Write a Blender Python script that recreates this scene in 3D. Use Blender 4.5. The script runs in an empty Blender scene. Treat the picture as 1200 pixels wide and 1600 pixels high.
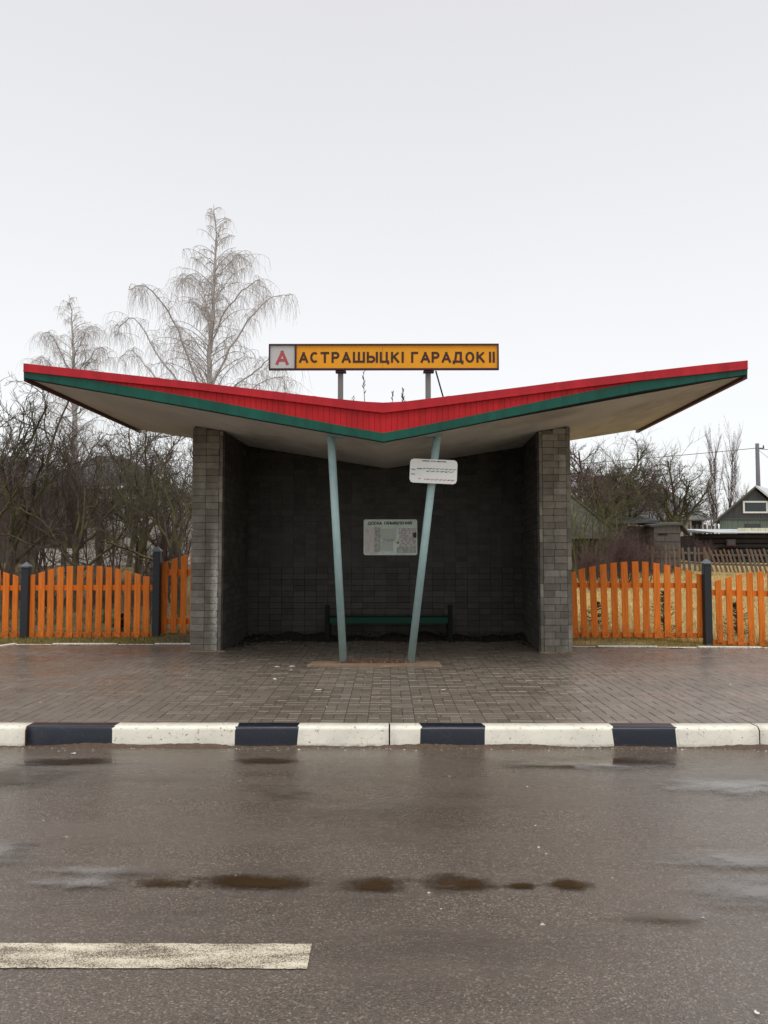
import bpy, bmesh, math, random
import numpy as np
from mathutils import Vector, Matrix

random.seed(7)
SC = bpy.context.scene
COL = SC.collection
H_EYE = 1.56
TH = math.atan(67 / 1200.0)
PS = math.atan(6 / 1200.0)

# ------------------------------------------------------------------ camera, world, sun, exposure
cam_d = bpy.data.cameras.new('camera')
cam = bpy.data.objects.new('camera', cam_d)
COL.objects.link(cam)
cam_d.sensor_fit = 'VERTICAL'
cam_d.sensor_height = 32
cam_d.lens = 24
cam_d.clip_start = 0.05
cam_d.clip_end = 3000
cam.location = (0, 0, H_EYE)
cam.rotation_euler = (math.pi / 2 + TH, 0, PS)
SC.camera = cam

SUN_EL, SUN_AZ = math.radians(70), math.radians(165)   # azimuth clockwise from +Y
world = bpy.data.worlds.new('World')
SC.world = world
world.use_nodes = True
wn, wl = world.node_tree.nodes, world.node_tree.links
wn.clear()
w_out = wn.new('ShaderNodeOutputWorld')
w_bg = wn.new('ShaderNodeBackground')
w_bg.inputs['Strength'].default_value = 0.1
w_sky = wn.new('ShaderNodeTexSky')
w_sky.sky_type = 'NISHITA'
w_sky.sun_disc = False
w_sky.sun_elevation = SUN_EL
w_sky.sun_rotation = SUN_AZ
w_hs = wn.new('ShaderNodeHueSaturation')
w_hs.inputs['Saturation'].default_value = 0.2
wl.new(w_sky.outputs[0], w_hs.inputs['Color'])
# the overcast layer: an even cloud deck, a little paler towards the horizon, faintly mottled
w_tc = wn.new('ShaderNodeTexCoord')
w_sep = wn.new('ShaderNodeSeparateXYZ')
wl.new(w_tc.outputs['Generated'], w_sep.inputs[0])
w_no = wn.new('ShaderNodeTexNoise')
w_no.inputs['Scale'].default_value = 1.6
w_no.inputs['Detail'].default_value = 3
wl.new(w_tc.outputs['Generated'], w_no.inputs['Vector'])
w_ma = wn.new('ShaderNodeMath'); w_ma.operation = 'MULTIPLY_ADD'
w_ma.inputs[1].default_value = 0.10
wl.new(w_no.outputs[0], w_ma.inputs[0])
wl.new(w_sep.outputs['Z'], w_ma.inputs[2])
w_cr = wn.new('ShaderNodeValToRGB')
w_cr.color_ramp.elements[0].position = 0.0
w_cr.color_ramp.elements[0].color = (0.85, 0.875, 0.868, 1)
w_cr.color_ramp.elements[1].position = 0.75
w_cr.color_ramp.elements[1].color = (0.625, 0.62, 0.65, 1)
e_ = w_cr.color_ramp.elements.new(0.30); e_.color = (0.79, 0.803, 0.822, 1)
wl.new(w_ma.outputs[0], w_cr.inputs[0])
w_sc = wn.new('ShaderNodeVectorMath'); w_sc.operation = 'SCALE'
w_sc.inputs['Scale'].default_value = 10.0
wl.new(w_cr.outputs[0], w_sc.inputs[0])
w_mix = wn.new('ShaderNodeMix'); w_mix.data_type = 'RGBA'
w_mix.inputs[0].default_value = 0.90
wl.new(w_hs.outputs[0], w_mix.inputs[6])
wl.new(w_sc.outputs[0], w_mix.inputs[7])
wl.new(w_mix.outputs[2], w_bg.inputs['Color'])
wl.new(w_bg.outputs[0], w_out.inputs[0])

sun_d = bpy.data.lights.new('sun', 'SUN')
sun_d.energy = 1.5
sun_d.angle = math.radians(35)
sun_d.color = (1.0, 0.95, 0.88)
sun = bpy.data.objects.new('sun', sun_d)
COL.objects.link(sun)
sd = Vector((math.sin(SUN_AZ) * math.cos(SUN_EL), math.cos(SUN_AZ) * math.cos(SUN_EL), math.sin(SUN_EL)))
sun.rotation_euler = sd.to_track_quat('Z', 'Y').to_euler()

SC.view_settings.view_transform = 'Standard'
SC.view_settings.look = 'None'
SC.view_settings.exposure = 0.32
SC.view_settings.gamma = 1.0
SC.view_settings.use_curve_mapping = False
SC.cycles.use_denoising = True
SC.cycles.max_bounces = 6
SC.cycles.transparent_max_bounces = 12

# ------------------------------------------------------------------ helpers
def ray(px, py):
    a = (px - 600) / 1200.0; b = (800 - py) / 1200.0
    x = a; y = math.cos(TH) - b * math.sin(TH); z = math.sin(TH) + b * math.cos(TH)
    return (x * math.cos(PS) - y * math.sin(PS), x * math.sin(PS) + y * math.cos(PS), z)

def at(px, py, Y):
    """survey point: direction measured in the photograph, at depth Y"""
    r = ray(px, py); t = Y / r[1]
    return Vector((r[0] * t, Y, H_EYE + r[2] * t))

def atz(px, py, z):
    r = ray(px, py); t = (z - H_EYE) / r[2]
    return Vector((r[0] * t, r[1] * t, z))

def link_mesh(name, me, m=None, parent=None, kind=None):
    if m is not None and not me.materials:
        for mm in (m if isinstance(m, (list, tuple)) else [m]):
            me.materials.append(mm)
    o = bpy.data.objects.new(name, me)
    COL.objects.link(o)
    if parent is not None: o.parent = parent
    if kind: o['kind'] = kind
    return o

def obj(name, bm, m=None, parent=None, kind=None, smooth=False):
    me = bpy.data.meshes.new(name)
    bm.normal_update()
    bm.to_mesh(me); bm.free()
    if smooth:
        me.polygons.foreach_set('use_smooth', [True] * len(me.polygons))
    return link_mesh(name, me, m, parent, kind)

def thing(name, label, cat, loc=(0, 0, 0), rz=0.0, group=None):
    o = bpy.data.objects.new(name, None)
    o.empty_display_size = 0.2
    COL.objects.link(o)
    o.location = loc; o.rotation_euler = (0, 0, rz)
    o['label'] = label; o['category'] = cat
    if group: o['group'] = group
    return o

def tag(o, label, cat, group=None):
    o['label'] = label; o['category'] = cat
    if group: o['group'] = group
    return o

def B():
    return bmesh.new()

def box(bm, c, s, rot=None, mi=0):
    """box of size s centred on c, rot = Matrix 3x3 or None"""
    vs = []
    for dx in (-.5, .5):
        for dy in (-.5, .5):
            for dz in (-.5, .5):
                v = Vector((dx * s[0], dy * s[1], dz * s[2]))
                if rot is not None: v = rot @ v
                vs.append(bm.verts.new(v + Vector(c)))
    fs = []
    for f in ((0, 1, 3, 2), (4, 6, 7, 5), (0, 4, 5, 1), (2, 3, 7, 6), (0, 2, 6, 4), (1, 5, 7, 3)):
        fs.append(bm.faces.new([vs[i] for i in f])); fs[-1].material_index = mi
    return vs, fs

def bevel_all(bm, w, seg=1):
    bmesh.ops.bevel(bm, geom=bm.edges[:], offset=w, segments=seg, affect='EDGES', clamp_overlap=True)

def prism(bm, pts, d, axis=1, mi=0):
    """extrude a polygon (list of 3-d points) by vector d"""
    a = [bm.verts.new(p) for p in pts]
    b = [bm.verts.new(Vector(p) + Vector(d)) for p in pts]
    n = len(pts)
    fs = [bm.faces.new(a), bm.faces.new(b[::-1])]
    for i in range(n):
        fs.append(bm.faces.new((a[i], b[i], b[(i + 1) % n], a[(i + 1) % n])))
    for f in fs: f.material_index = mi
    bmesh.ops.recalc_face_normals(bm, faces=fs)
    return fs

def cyl(bm, p0, p1, r0, r1=None, n=16, caps=True):
    p0, p1 = Vector(p0), Vector(p1)
    if r1 is None: r1 = r0
    t = (p1 - p0).normalized()
    u = t.orthogonal().normalized(); v = t.cross(u)
    a, b = [], []
    for i in range(n):
        an = 2 * math.pi * i / n
        w = u * math.cos(an) + v * math.sin(an)
        a.append(bm.verts.new(p0 + w * r0)); b.append(bm.verts.new(p1 + w * r1))
    for i in range(n):
        f = bm.faces.new((a[i], a[(i + 1) % n], b[(i + 1) % n], b[i])); f.smooth = True
    if caps:
        bm.faces.new(a[::-1]); bm.faces.new(b)

def from_arrays(name, V, F, m=None, parent=None, kind=None, smooth=False):
    """V (n,3), F (m,k) all same k"""
    V = np.asarray(V, dtype=np.float32); F = np.asarray(F, dtype=np.int32)
    me = bpy.data.meshes.new(name)
    me.vertices.add(len(V)); me.vertices.foreach_set('co', V.ravel())
    k = F.shape[1]
    me.loops.add(F.size); me.loops.foreach_set('vertex_index', F.ravel())
    me.polygons.add(len(F))
    me.polygons.foreach_set('loop_start', np.arange(0, F.size, k, dtype=np.int32))
    if smooth: me.polygons.foreach_set('use_smooth', np.ones(len(F), dtype=bool))
    me.update(calc_edges=True)
    return link_mesh(name, me, m, parent, kind)

def tube_arrays(polys, sides):
    """polys: list of (pts list, radii list) -> vertices, quads"""
    groups = {}
    for p, r in polys: groups.setdefault(len(p), []).append((p, r))
    VV, FF, off = [], [], 0
    ang = np.arange(sides) * 2 * np.pi / sides
    for n, L in groups.items():
        P = np.array([a for a, _ in L], dtype=np.float64)
        R = np.array([b for _, b in L], dtype=np.float64)
        T = np.empty_like(P)
        T[:, 1:-1] = P[:, 2:] - P[:, :-2]; T[:, 0] = P[:, 1] - P[:, 0]; T[:, -1] = P[:, -1] - P[:, -2]
        T /= np.maximum(np.linalg.norm(T, axis=2, keepdims=True), 1e-9)
        M = np.abs(T[:, :, 2]).mean(axis=1) > 0.85
        ref = np.where(M[:, None], np.array([1.0, 0, 0]), np.array([0, 0, 1.0]))[:, None, :]
        U = np.cross(T, np.broadcast_to(ref, T.shape)); U /= np.maximum(np.linalg.norm(U, axis=2, keepdims=True), 1e-9)
        W = np.cross(T, U)
        ring = (P[:, :, None, :] + R[:, :, None, None] * (U[:, :, None, :] * np.cos(ang)[None, None, :, None]
                + W[:, :, None, :] * np.sin(ang)[None, None, :, None]))
        m = len(L)
        idx = np.arange(m * n * sides).reshape(m, n, sides) + off
        a = idx[:, :-1, :]; b = idx[:, 1:, :]
        q = np.stack([a, np.roll(a, -1, axis=2), np.roll(b, -1, axis=2), b], axis=-1).reshape(-1, 4)
        VV.append(ring.reshape(-1, 3)); FF.append(q); off += m * n * sides
    return np.concatenate(VV), np.concatenate(FF)

# ------------------------------------------------------------------ materials
class NT:
    def __init__(s, name):
        s.m = bpy.data.materials.new(name); s.m.use_nodes = True
        s.n = s.m.node_tree.nodes; s.l = s.m.node_tree.links
        s.b = s.n['Principled BSDF']; s.out = s.n['Material Output']
        s._pos = None
    def pos(s):
        if s._pos is None: s._pos = s.n.new('ShaderNodeNewGeometry')
        return s._pos.outputs['Position']
    def geo(s):
        s.pos(); return s._pos
    def objc(s):
        t = s.n.new('ShaderNodeTexCoord'); return t.outputs['Object']
    def mapping(s, vec, scale=(1, 1, 1), loc=(0, 0, 0)):
        k = s.n.new('ShaderNodeMapping'); k.inputs['Scale'].default_value = scale; k.inputs['Location'].default_value = loc
        s.l.new(vec, k.inputs['Vector']); return k.outputs[0]
    def noise(s, vec, scale, detail=4, rough=.55, out=0, dist=0):
        k = s.n.new('ShaderNodeTexNoise'); k.inputs['Scale'].default_value = scale
        k.inputs['Detail'].default_value = detail; k.inputs['Roughness'].default_value = rough
        k.inputs['Distortion'].default_value = dist
        s.l.new(vec, k.inputs['Vector']); return k.outputs[out]
    def voro(s, vec, scale, out=0, feat='F1'):
        k = s.n.new('ShaderNodeTexVoronoi'); k.feature = feat; k.inputs['Scale'].default_value = scale
        s.l.new(vec, k.inputs['Vector']); return k.outputs[out]
    def ramp(s, fac, stops):
        k = s.n.new('ShaderNodeValToRGB'); cr = k.color_ramp
        while len(cr.elements) > 1: cr.elements.remove(cr.elements[-1])
        for i, (p, c) in enumerate(stops):
            if not hasattr(c, '__len__'): c = (c, c, c)
            e = cr.elements[0] if i == 0 else cr.elements.new(p)
            e.position = p; e.color = (*c, 1)
        s.l.new(fac, k.inputs[0]); return k.outputs[0]
    def mix(s, fac, a, b, mode='MIX'):
        k = s.n.new('ShaderNodeMix'); k.data_type = 'RGBA'; k.blend_type = mode
        for i, v in ((0, fac), (6, a), (7, b)):
            if isinstance(v, bpy.types.NodeSocket): s.l.new(v, k.inputs[i])
            elif i == 0: k.inputs[0].default_value = v
            else: k.inputs[i].default_value = (*(v if hasattr(v, '__len__') else (v, v, v)), 1)
        return k.outputs[2]
    def math(s, op, a, b=None, c=None):
        k = s.n.new('ShaderNodeMath'); k.operation = op
        for i, v in enumerate((a, b, c)):
            if v is None: continue
            if isinstance(v, bpy.types.NodeSocket): s.l.new(v, k.inputs[i])
            else: k.inputs[i].default_value = v
        return k.outputs[0]
    def sep(s, vec):
        k = s.n.new('ShaderNodeSeparateXYZ'); s.l.new(vec, k.inputs[0]); return k.outputs
    def bump(s, h, strength=.3, dist=.01, prev=None):
        k = s.n.new('ShaderNodeBump'); k.inputs['Strength'].default_value = strength
        k.inputs['Distance'].default_value = dist; s.l.new(h, k.inputs['Height'])
        if prev is not None: s.l.new(prev, k.inputs['Normal'])
        return k.outputs[0]
    def set(s, base=None, rough=None, normal=None, spec=None, metal=None):
        for k, v in (('Base Color', base), ('Roughness', rough), ('Normal', normal), ('Specular IOR Level', spec), ('Metallic', metal)):
            if v is None: continue
            if isinstance(v, bpy.types.NodeSocket): s.l.new(v, s.b.inputs[k])
            elif k == 'Base Color': s.b.inputs[k].default_value = (*v, 1)
            else: s.b.inputs[k].default_value = v
        return s.m
    def rnd(s):
        """random value per piece, for single objects and for islands of a joined mesh alike"""
        oi = s.n.new('ShaderNodeObjectInfo')
        a = s.math('ADD', oi.outputs['Random'], s.geo().outputs['Random Per Island'])
        return s.math('FRACT', a)

def sc(c, k): return tuple(min(1, max(0, v * k)) for v in c)

def simple(name, c, rough=.6, var=.2, scale=6, bump=.15, bscale=60, metal=0, dirt=None, dirt_amt=.4, stretch=(1, 1, 1)):
    t = NT(name)
    p = t.mapping(t.pos(), stretch)
    n = t.noise(p, scale, 5)
    col = t.ramp(n, [(.3, sc(c, 1 - var)), (.7, sc(c, 1 + var))])
    if dirt is not None:
        d = t.ramp(t.noise(p, scale * .6, 8, .7), [(.5, 0), (.72, dirt_amt)])
        col = t.mix(d, col, dirt)
    nb = t.bump(t.noise(p, bscale, 3), bump, .004)
    return t.set(col, rough, nb, metal=metal)

def m_asphalt():
    t = NT('wet_asphalt')
    p = t.pos()
    fine = t.noise(p, 260, 2, .6)
    grain = t.voro(p, 140, 1)            # colour per stone
    g = t.sep(grain)[0]
    big = t.noise(t.mapping(p, (.35, 1.2, 1)), 1.3, 5, .6)
    base = t.ramp(g, [(0, (.035, .026, .019)), (.5, (.092, .074, .058)), (.88, (.18, .148, .118)), (1, (.42, .36, .29))])
    base = t.mix(.45, base, t.ramp(fine, [(.35, (.038, .030, .024)), (.68, (.19, .152, .120))]))
    base = t.mix(t.ramp(big, [(.35, 0), (.7, .5)]), base, (.130, .101, .078))
    oil = t.noise(t.mapping(p, (.5, 1.4, 1), (7, 2, 0)), .8, 7, .7)
    base = t.mix(t.ramp(oil, [(.52, 0), (.66, .5)]), base, (.045, .034, .027))
    # damp bands along the wheel tracks
    wet = t.noise(t.mapping(p, (.22, 1.7, 1), (3.1, .4, 0)), 1.7, 6, .62)
    rough = t.ramp(wet, [(.34, .36), (.50, .27), (.62, .15)])
    h = t.math('ADD', t.voro(p, 120, 0), t.math('MULTIPLY', fine, .7))
    nb = t.bump(h, .42, .004)
    nb = t.bump(t.noise(p, 2.2, 3), .18, .03, nb)
    return t.set(base, rough, nb, spec=.85)

def m_paver():
    t = NT('damp_grey_paver')
    p = t.pos(); r = t.rnd()
    base = t.ramp(r, [(0, (.142, .116, .090)), (.5, (.166, .137, .107)), (.85, (.182, .151, .120)), (1, (.215, .18, .147))])
    big = t.noise(p, .9, 5, .6)
    base = t.mix(t.ramp(big, [(.38, 0), (.65, .55)]), base, (.125, .105, .084))
    sp = t.ramp(t.noise(p, 190, 2), [(.35, .75), (.7, 1.3)])
    base = t.mix(1.0, base, sp, 'MULTIPLY')
    moss = t.ramp(t.noise(p, 5, 7, .7), [(.62, 0), (.75, .35)])
    base = t.mix(moss, base, (.05, .05, .03))
    rough = t.ramp(t.noise(p, 1.4, 5, .6), [(.35, .46), (.6, .26)])
    nb = t.bump(t.noise(p, 140, 3), .3, .003)
    return t.set(base, rough, nb, spec=.5)

def m_stone(name, lo, hi, dirt, rough=.75, corner_highlight=False, pol=.3, lower=False):
    t = NT(name)
    p = t.pos(); r = t.rnd()
    base = t.ramp(r, [(0, lo), (.6, tuple((a + b) / 2 for a, b in zip(lo, hi))), (1, hi)])
    n = t.noise(p, 9, 7, .65)
    base = t.mix(1.0, base, t.ramp(n, [(.3, .72), (.7, 1.2)]), 'MULTIPLY')
    d = t.ramp(t.noise(t.mapping(p, (1, 1, .35)), 3.2, 7, .7), [(.45, 0), (.7, .75)])
    base = t.mix(d, base, dirt)
    if corner_highlight:
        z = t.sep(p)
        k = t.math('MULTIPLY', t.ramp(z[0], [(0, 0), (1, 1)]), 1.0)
        # patchy bright highlight painted into the colour down this pillar's inner corner
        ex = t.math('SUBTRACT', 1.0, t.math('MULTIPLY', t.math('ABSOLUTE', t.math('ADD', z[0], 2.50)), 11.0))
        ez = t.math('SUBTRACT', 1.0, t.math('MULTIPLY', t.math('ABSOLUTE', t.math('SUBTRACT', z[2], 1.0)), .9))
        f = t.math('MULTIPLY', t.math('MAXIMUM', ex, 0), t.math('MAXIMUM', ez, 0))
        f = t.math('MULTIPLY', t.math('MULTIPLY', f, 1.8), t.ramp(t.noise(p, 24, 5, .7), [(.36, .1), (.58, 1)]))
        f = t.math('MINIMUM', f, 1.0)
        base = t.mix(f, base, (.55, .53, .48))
    nb = t.bump(t.noise(p, 55, 5, .65), .5, .006)
    return t.set(base, rough, nb)

def m_paint(name, c, rough=.45, rust=None, rust_lo=.66, streak=True, var=.12, bump=.1):
    t = NT(name)
    p = t.pos()
    n = t.noise(t.mapping(p, (1, 1, .25) if streak else (1, 1, 1)), 7, 6, .6)
    base = t.ramp(n, [(.3, sc(c, 1 - var)), (.7, sc(c, 1 + var))])
    if rust is not None:
        f = t.ramp(t.noise(p, 22, 6, .7), [(rust_lo, 0), (rust_lo + .03, 1)])
        base = t.mix(f, base, rust)
    nb = t.bump(t.noise(p, 90, 3), bump, .003)
    return t.set(base, rough, nb, spec=.3)

def m_wood(name, c, var=.3, rough=.7, axis='z', knots=True, dark=None):
    t = NT(name)
    p = t.pos(); r = t.rnd()
    s = {'z': (14, 14, 1.1), 'x': (1.1, 14, 14)}[axis]
    n = t.noise(t.mapping(p, s), 2.6, 6, .6, dist=.3)
    base = t.ramp(n, [(.25, sc(c, 1 - var)), (.75, sc(c, 1 + var * .6))])
    base = t.mix(1.0, base, t.ramp(r, [(0, .86), (1, 1.1)]), 'MULTIPLY')
    if knots:
        k = t.ramp(t.noise(p, 7, 3), [(.70, 0), (.76, .6)])
        base = t.mix(k, base, dark or sc(c, .3))
    if name == 'orange_fence_paint':
        z = t.sep(p)[2]
        f = t.math('MULTIPLY', t.ramp(z, [(.16, 1), (.42, 0)]), t.ramp(t.noise(p, 26, 6, .7), [(.42, 0), (.62, .75)]))
        base = t.mix(f, base, (.10, .06, .03))
        base = t.mix(t.ramp(t.noise(t.mapping(p, (3, 3, .6)), 5, 6, .7), [(.58, 0), (.74, .5)]), base, (.74, .34, .12))
    nb = t.bump(n, .35, .004)
    return t.set(base, rough, nb, spec=.2)

def m_kerb(name, c, chip, amt=.64, rough=.5):
    t = NT(name)
    p = t.pos()
    base = t.ramp(t.noise(p, 5, 6, .65), [(.3, sc(c, .86)), (.65, sc(c, 1.06))])
    chips = t.ramp(t.noise(p, 34, 6, .75), [(amt, 0), (amt + .03, 1)])
    cr = t.voro(t.mapping(p, (1, 1, 1.6)), 9, 0, 'DISTANCE_TO_EDGE')
    crack = t.math('MULTIPLY', t.ramp(cr, [(0, .7), (.012, 0)]), t.ramp(t.noise(p, 6, 2), [(.5, 0), (.6, 1)]))
    z = t.sep(p)[2]
    low = t.math('MULTIPLY', t.ramp(z, [(0, 1), (.035, 0)]), t.ramp(t.noise(p, 16, 5), [(.35, .1), (.65, .9)]))
    base = t.mix(chips, base, chip)
    base = t.mix(crack, base, (.10, .085, .065))
    base = t.mix(low, base, (.075, .055, .04))
    nb = t.bump(t.math('SUBTRACT', t.noise(p, 40, 5, .7), chips), .35, .004)
    return t.set(base, rough, nb)

def m_marking():
    t = NT('worn_road_marking_paint')
    p = t.pos()
    n = t.noise(p, 170, 3, .7); n2 = t.noise(t.mapping(p, (.4, 1.6, 1)), 9, 5, .6)
    z = t.math('ADD', n, t.math('MULTIPLY', n2, .55))
    f = t.ramp(z, [(.67, 0), (.82, 1)])
    base = t.mix(f, (.12, .095, .07), t.ramp(n2, [(.3, (.50, .44, .32)), (.7, (.72, .66, .52))]))
    nb = t.bump(t.voro(p, 120, 0), .5, .004)
    return t.set(base, .5, nb)

def m_ground():
    t = NT('meadow_soil_and_litter')
    p = t.pos(); xyz = t.sep(p)
    n = t.noise(p, 3, 8, .7); f = t.noise(p, 40, 5, .7)
    straw = t.ramp(f, [(.3, (.24, .17, .07)), (.55, (.52, .38, .16)), (.8, (.75, .58, .28))])
    litter = t.ramp(f, [(.3, (.06, .045, .022)), (.55, (.17, .125, .06)), (.8, (.32, .25, .12))])
    side = t.ramp(t.math('ADD', t.math('MULTIPLY', xyz[0], .09), t.math('MULTIPLY', n, .5)), [(.2, 0), (.32, 1)])
    base = t.mix(side, litter, straw)
    green = t.ramp(t.noise(p, 1.1, 6, .65), [(.45, 0), (.65, .7)])
    base = t.mix(green, base, t.ramp(f, [(.3, (.04, .045, .012)), (.7, (.14, .14, .04))]))
    nb = t.bump(f, .8, .04)
    return t.set(base, .9, nb)

def m_island(name, stops, rough=.8, trans=0.0):
    t = NT(name)
    r = t.rnd()
    c = t.ramp(r, stops)
    return t.set(c, rough)

def m_bark(name, lo, hi, moss=None):
    t = NT(name)
    p = t.pos()
    n = t.noise(p, 12, 6, .65)
    c = t.ramp(n, [(.3, lo), (.7, hi)])
    if moss:
        c = t.mix(t.ramp(t.noise(p, 3, 5), [(.42, 0), (.6, .8)]), c, moss)
    return t.set(c, .85, t.bump(n, .6, .02))

def m_water(soft=False):
    t = NT('thin_water_film' if soft else 'puddle_water')
    p = t.pos()
    a = t.n.new('ShaderNodeAttribute'); a.attribute_name = 'rad'
    n = t.noise(p, 60, 5, .7); n2 = t.noise(t.mapping(p, (1, 2.5, 1)), 5, 4, .6)
    v = t.math('ADD', a.outputs['Fac'], t.math('MULTIPLY', t.math('SUBTRACT', n, .5), .95))
    v = t.math('ADD', v, t.math('MULTIPLY', t.math('SUBTRACT', n2, .5), 1.1))
    f = t.ramp(v, [(.22 if not soft else .1, 1 if not soft else .85), (.86 if not soft else .80, 0)])
    t.set((.048, .028, .013), t.ramp(n, [(.3, .03 if not soft else .05), (.7, .10 if not soft else .14)]), t.bump(t.noise(p, 9, 2), .04, .01), spec=.95)
    tr = t.n.new('ShaderNodeBsdfTransparent'); mx = t.n.new('ShaderNodeMixShader')
    t.l.new(f, mx.inputs[0]); t.l.new(tr.outputs[0], mx.inputs[1]); t.l.new(t.b.outputs[0], mx.inputs[2])
    if soft:
        t.set((.15, .13, .11), None, None, spec=1.0)
    t.l.new(mx.outputs[0], t.out.inputs[0])
    return t.m

def m_print(name, paper, ink, cell=(.006, .004), fill=.5, soil=True):
    """rows of tiny printed words, too small to read, on paper"""
    t = NT(name)
    o = t.objc(); s_ = t.sep(o)
    row = t.math('FRACT', t.math('DIVIDE', s_[2], cell[1] * 2))
    rid = t.math('FLOOR', t.math('DIVIDE', s_[2], cell[1] * 2))
    cmb = t.n.new('ShaderNodeCombineXYZ')
    t.l.new(t.math('DIVIDE', s_[0], cell[0]), cmb.inputs[0]); t.l.new(t.math('MULTIPLY', rid, 7.3), cmb.inputs[1])
    w = t.noise(cmb.outputs[0], 1.0, 2)
    on = t.math('MULTIPLY', t.math('LESS_THAN', row, .5), t.math('GREATER_THAN', w, 1 - fill))
    base = t.mix(on, paper, ink)
    if soil:
        base = t.mix(t.ramp(t.noise(o, 14, 5, .7), [(.5, 0), (.7, .6)]), base, sc(paper, .6))
    return t.set(base, .7)

M = {}
M['asphalt'] = m_asphalt()
M['paver'] = m_paver()
M['joint'] = simple('dark_joint_sand', (.035, .028, .022), .9, .3, 30)
M['pier'] = m_stone('grey_brown_split_block', (.15, .132, .106), (.32, .29, .24), (.080, .070, .056))
M['pier_l'] = m_stone('grey_brown_split_block_with_highlight', (.15, .130, .104), (.26, .235, .192), (.085, .074, .058), corner_highlight=True)
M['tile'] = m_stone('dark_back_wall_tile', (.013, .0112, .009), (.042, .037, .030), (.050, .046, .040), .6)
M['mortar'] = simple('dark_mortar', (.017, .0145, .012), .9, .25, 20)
M['piermortar'] = simple('pillar_mortar', (.115, .10, .08), .9, .25, 20)
M['soffit'] = simple('dirty_whitewashed_soffit', (.60, .575, .525), .85, .12, 1.6, .3, 30, dirt=(.24, .205, .155), dirt_amt=.7, stretch=(1, .5, 1))
M['roofing'] = simple('bitumen_roofing', (.06, .06, .06), .85)
M['red'] = m_paint('red_metal_trim', (.46, .012, .022), .42, var=.20)
M['red2'] = m_paint('red_cladding_paint', (.50, .011, .016), .6, var=.22)
M['maroon'] = m_paint('maroon_edge_board_paint', (.085, .018, .022), .5)
M['green'] = m_paint('dark_green_trim_paint', (.002, .080, .055), .45, streak=True, var=.28)
M['black'] = simple('black_gap', (.01, .01, .01), .9)
M['pipe'] = m_paint('pale_blue_pipe_paint_with_rust', (.33, .47, .47), .5, rust=(.13, .045, .02), rust_lo=.655, streak=False, var=.10)
M['rust'] = simple('flaking_rust', (.10, .05, .03), .85, .5, 30, .8, 60, dirt=(.35, .30, .24), dirt_amt=.8)
M['concrete'] = simple('stained_concrete', (.27, .185, .12), .75, .3, 8, .5, 60, dirt=(.07, .05, .035))
M['k_white'] = m_kerb('white_kerb_paint', (.82, .79, .68), (.20, .17, .13), .605)
M['k_black'] = m_kerb('blue_black_kerb_paint', (.010, .014, .026), (.14, .15, .17), .64, .34)
M['marking'] = m_marking()
M['orange'] = m_wood('orange_fence_paint', (.80, .205, .024), .32, .6, dark=(.40, .08, .01))
M['post'] = m_paint('charcoal_post_paint', (.028, .033, .040), .5)
M['cap'] = m_paint('grey_post_cap_paint', (.12, .14, .155), .45)
M['edging'] = m_kerb('white_edging_paint', (.75, .72, .65), (.20, .17, .13), .6)
M['ground'] = m_ground()
M['frame'] = m_paint('dark_plum_sign_frame', (.055, .018, .040), .5)
M['yellow'] = m_paint('amber_sign_panel', (.84, .36, .012), .5, streak=False, var=.05)
M['signwhite'] = m_paint('light_grey_sign_panel', (.55, .56, .55), .5, streak=False, var=.05)
M['ink'] = simple('dark_brown_lettering', (.045, .010, .006), .6, .1)
M['redink'] = simple('faded_red_lettering', (.42, .07, .085), .6, .1)
M['steel'] = m_paint('grey_galvanised_post', (.20, .20, .19), .5)
M['board'] = simple('pale_green_notice_board', (.76, .88, .81), .5, .10, 9, .05, 30, dirt=(.50, .56, .52), dirt_amt=.5)
M['boardedge'] = simple('board_edge', (.6, .66, .62), .5, .05)
M['greenink'] = simple('dark_green_lettering', (.008, .035, .025), .6, .1)
M['plate'] = simple('white_enamel_plate', (.82, .83, .80), .4, .03, 5, .02, 20, dirt=(.6, .58, .52), dirt_amt=.3)
M['plateink'] = simple('black_lettering', (.015, .015, .02), .6, .1)
M['platered'] = simple('red_lettering', (.50, .03, .03), .6, .1)
M['benchgreen'] = m_wood('dark_green_bench_paint', (.004, .038, .024), .2, .6, axis='x', knots=False)
M['benchpost'] = m_wood('black_bench_post', (.006, .006, .005), .2, .7, knots=False)
M['bark'] = m_bark('dark_brown_bark', (.040, .028, .022), (.12, .088, .066), (.12, .115, .035))
M['twig'] = m_bark('brown_twigs', (.055, .035, .030), (.135, .095, .078))
M['twigdark'] = m_bark('grey_brown_twigs', (.050, .040, .035), (.13, .105, .088), (.10, .10, .035))
M['birch'] = m_bark('pale_birch_bark', (.26, .23, .22), (.60, .56, .53))  # pale bark, lightened further to paint in the distance haze
M['birchtwig'] = m_bark('haze_paled_birch_twigs', (.42, .385, .375), (.60, .565, .55))  # twigs paled so the haze is painted into their colour
M['birchlimb'] = m_bark('haze_paled_birch_limbs', (.34, .30, .29), (.52, .48, .46))  # limb colour paled in place of real haze
M['redtwig'] = m_bark('purple_brown_twigs', (.075, .042, .042), (.14, .085, .078))
M['needle'] = m_island('spruce_needles', [(0, (.008, .014, .007)), (1, (.022, .036, .014))])
M['straw'] = m_island('dry_straw_blades', [(0, (.34, .23, .08)), (.5, (.68, .50, .20)), (.9, (.85, .68, .34)), (1, (.2, .2, .05))])
M['litter'] = m_island('brown_green_blades', [(0, (.08, .06, .03)), (.4, (.26, .19, .08)), (.7, (.13, .14, .035)), (1, (.45, .35, .16))])
M['turf'] = m_island('olive_turf_blades', [(0, (.10, .10, .02)), (.4, (.24, .21, .045)), (.75, (.42, .32, .10)), (1, (.10, .07, .03))])
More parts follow.
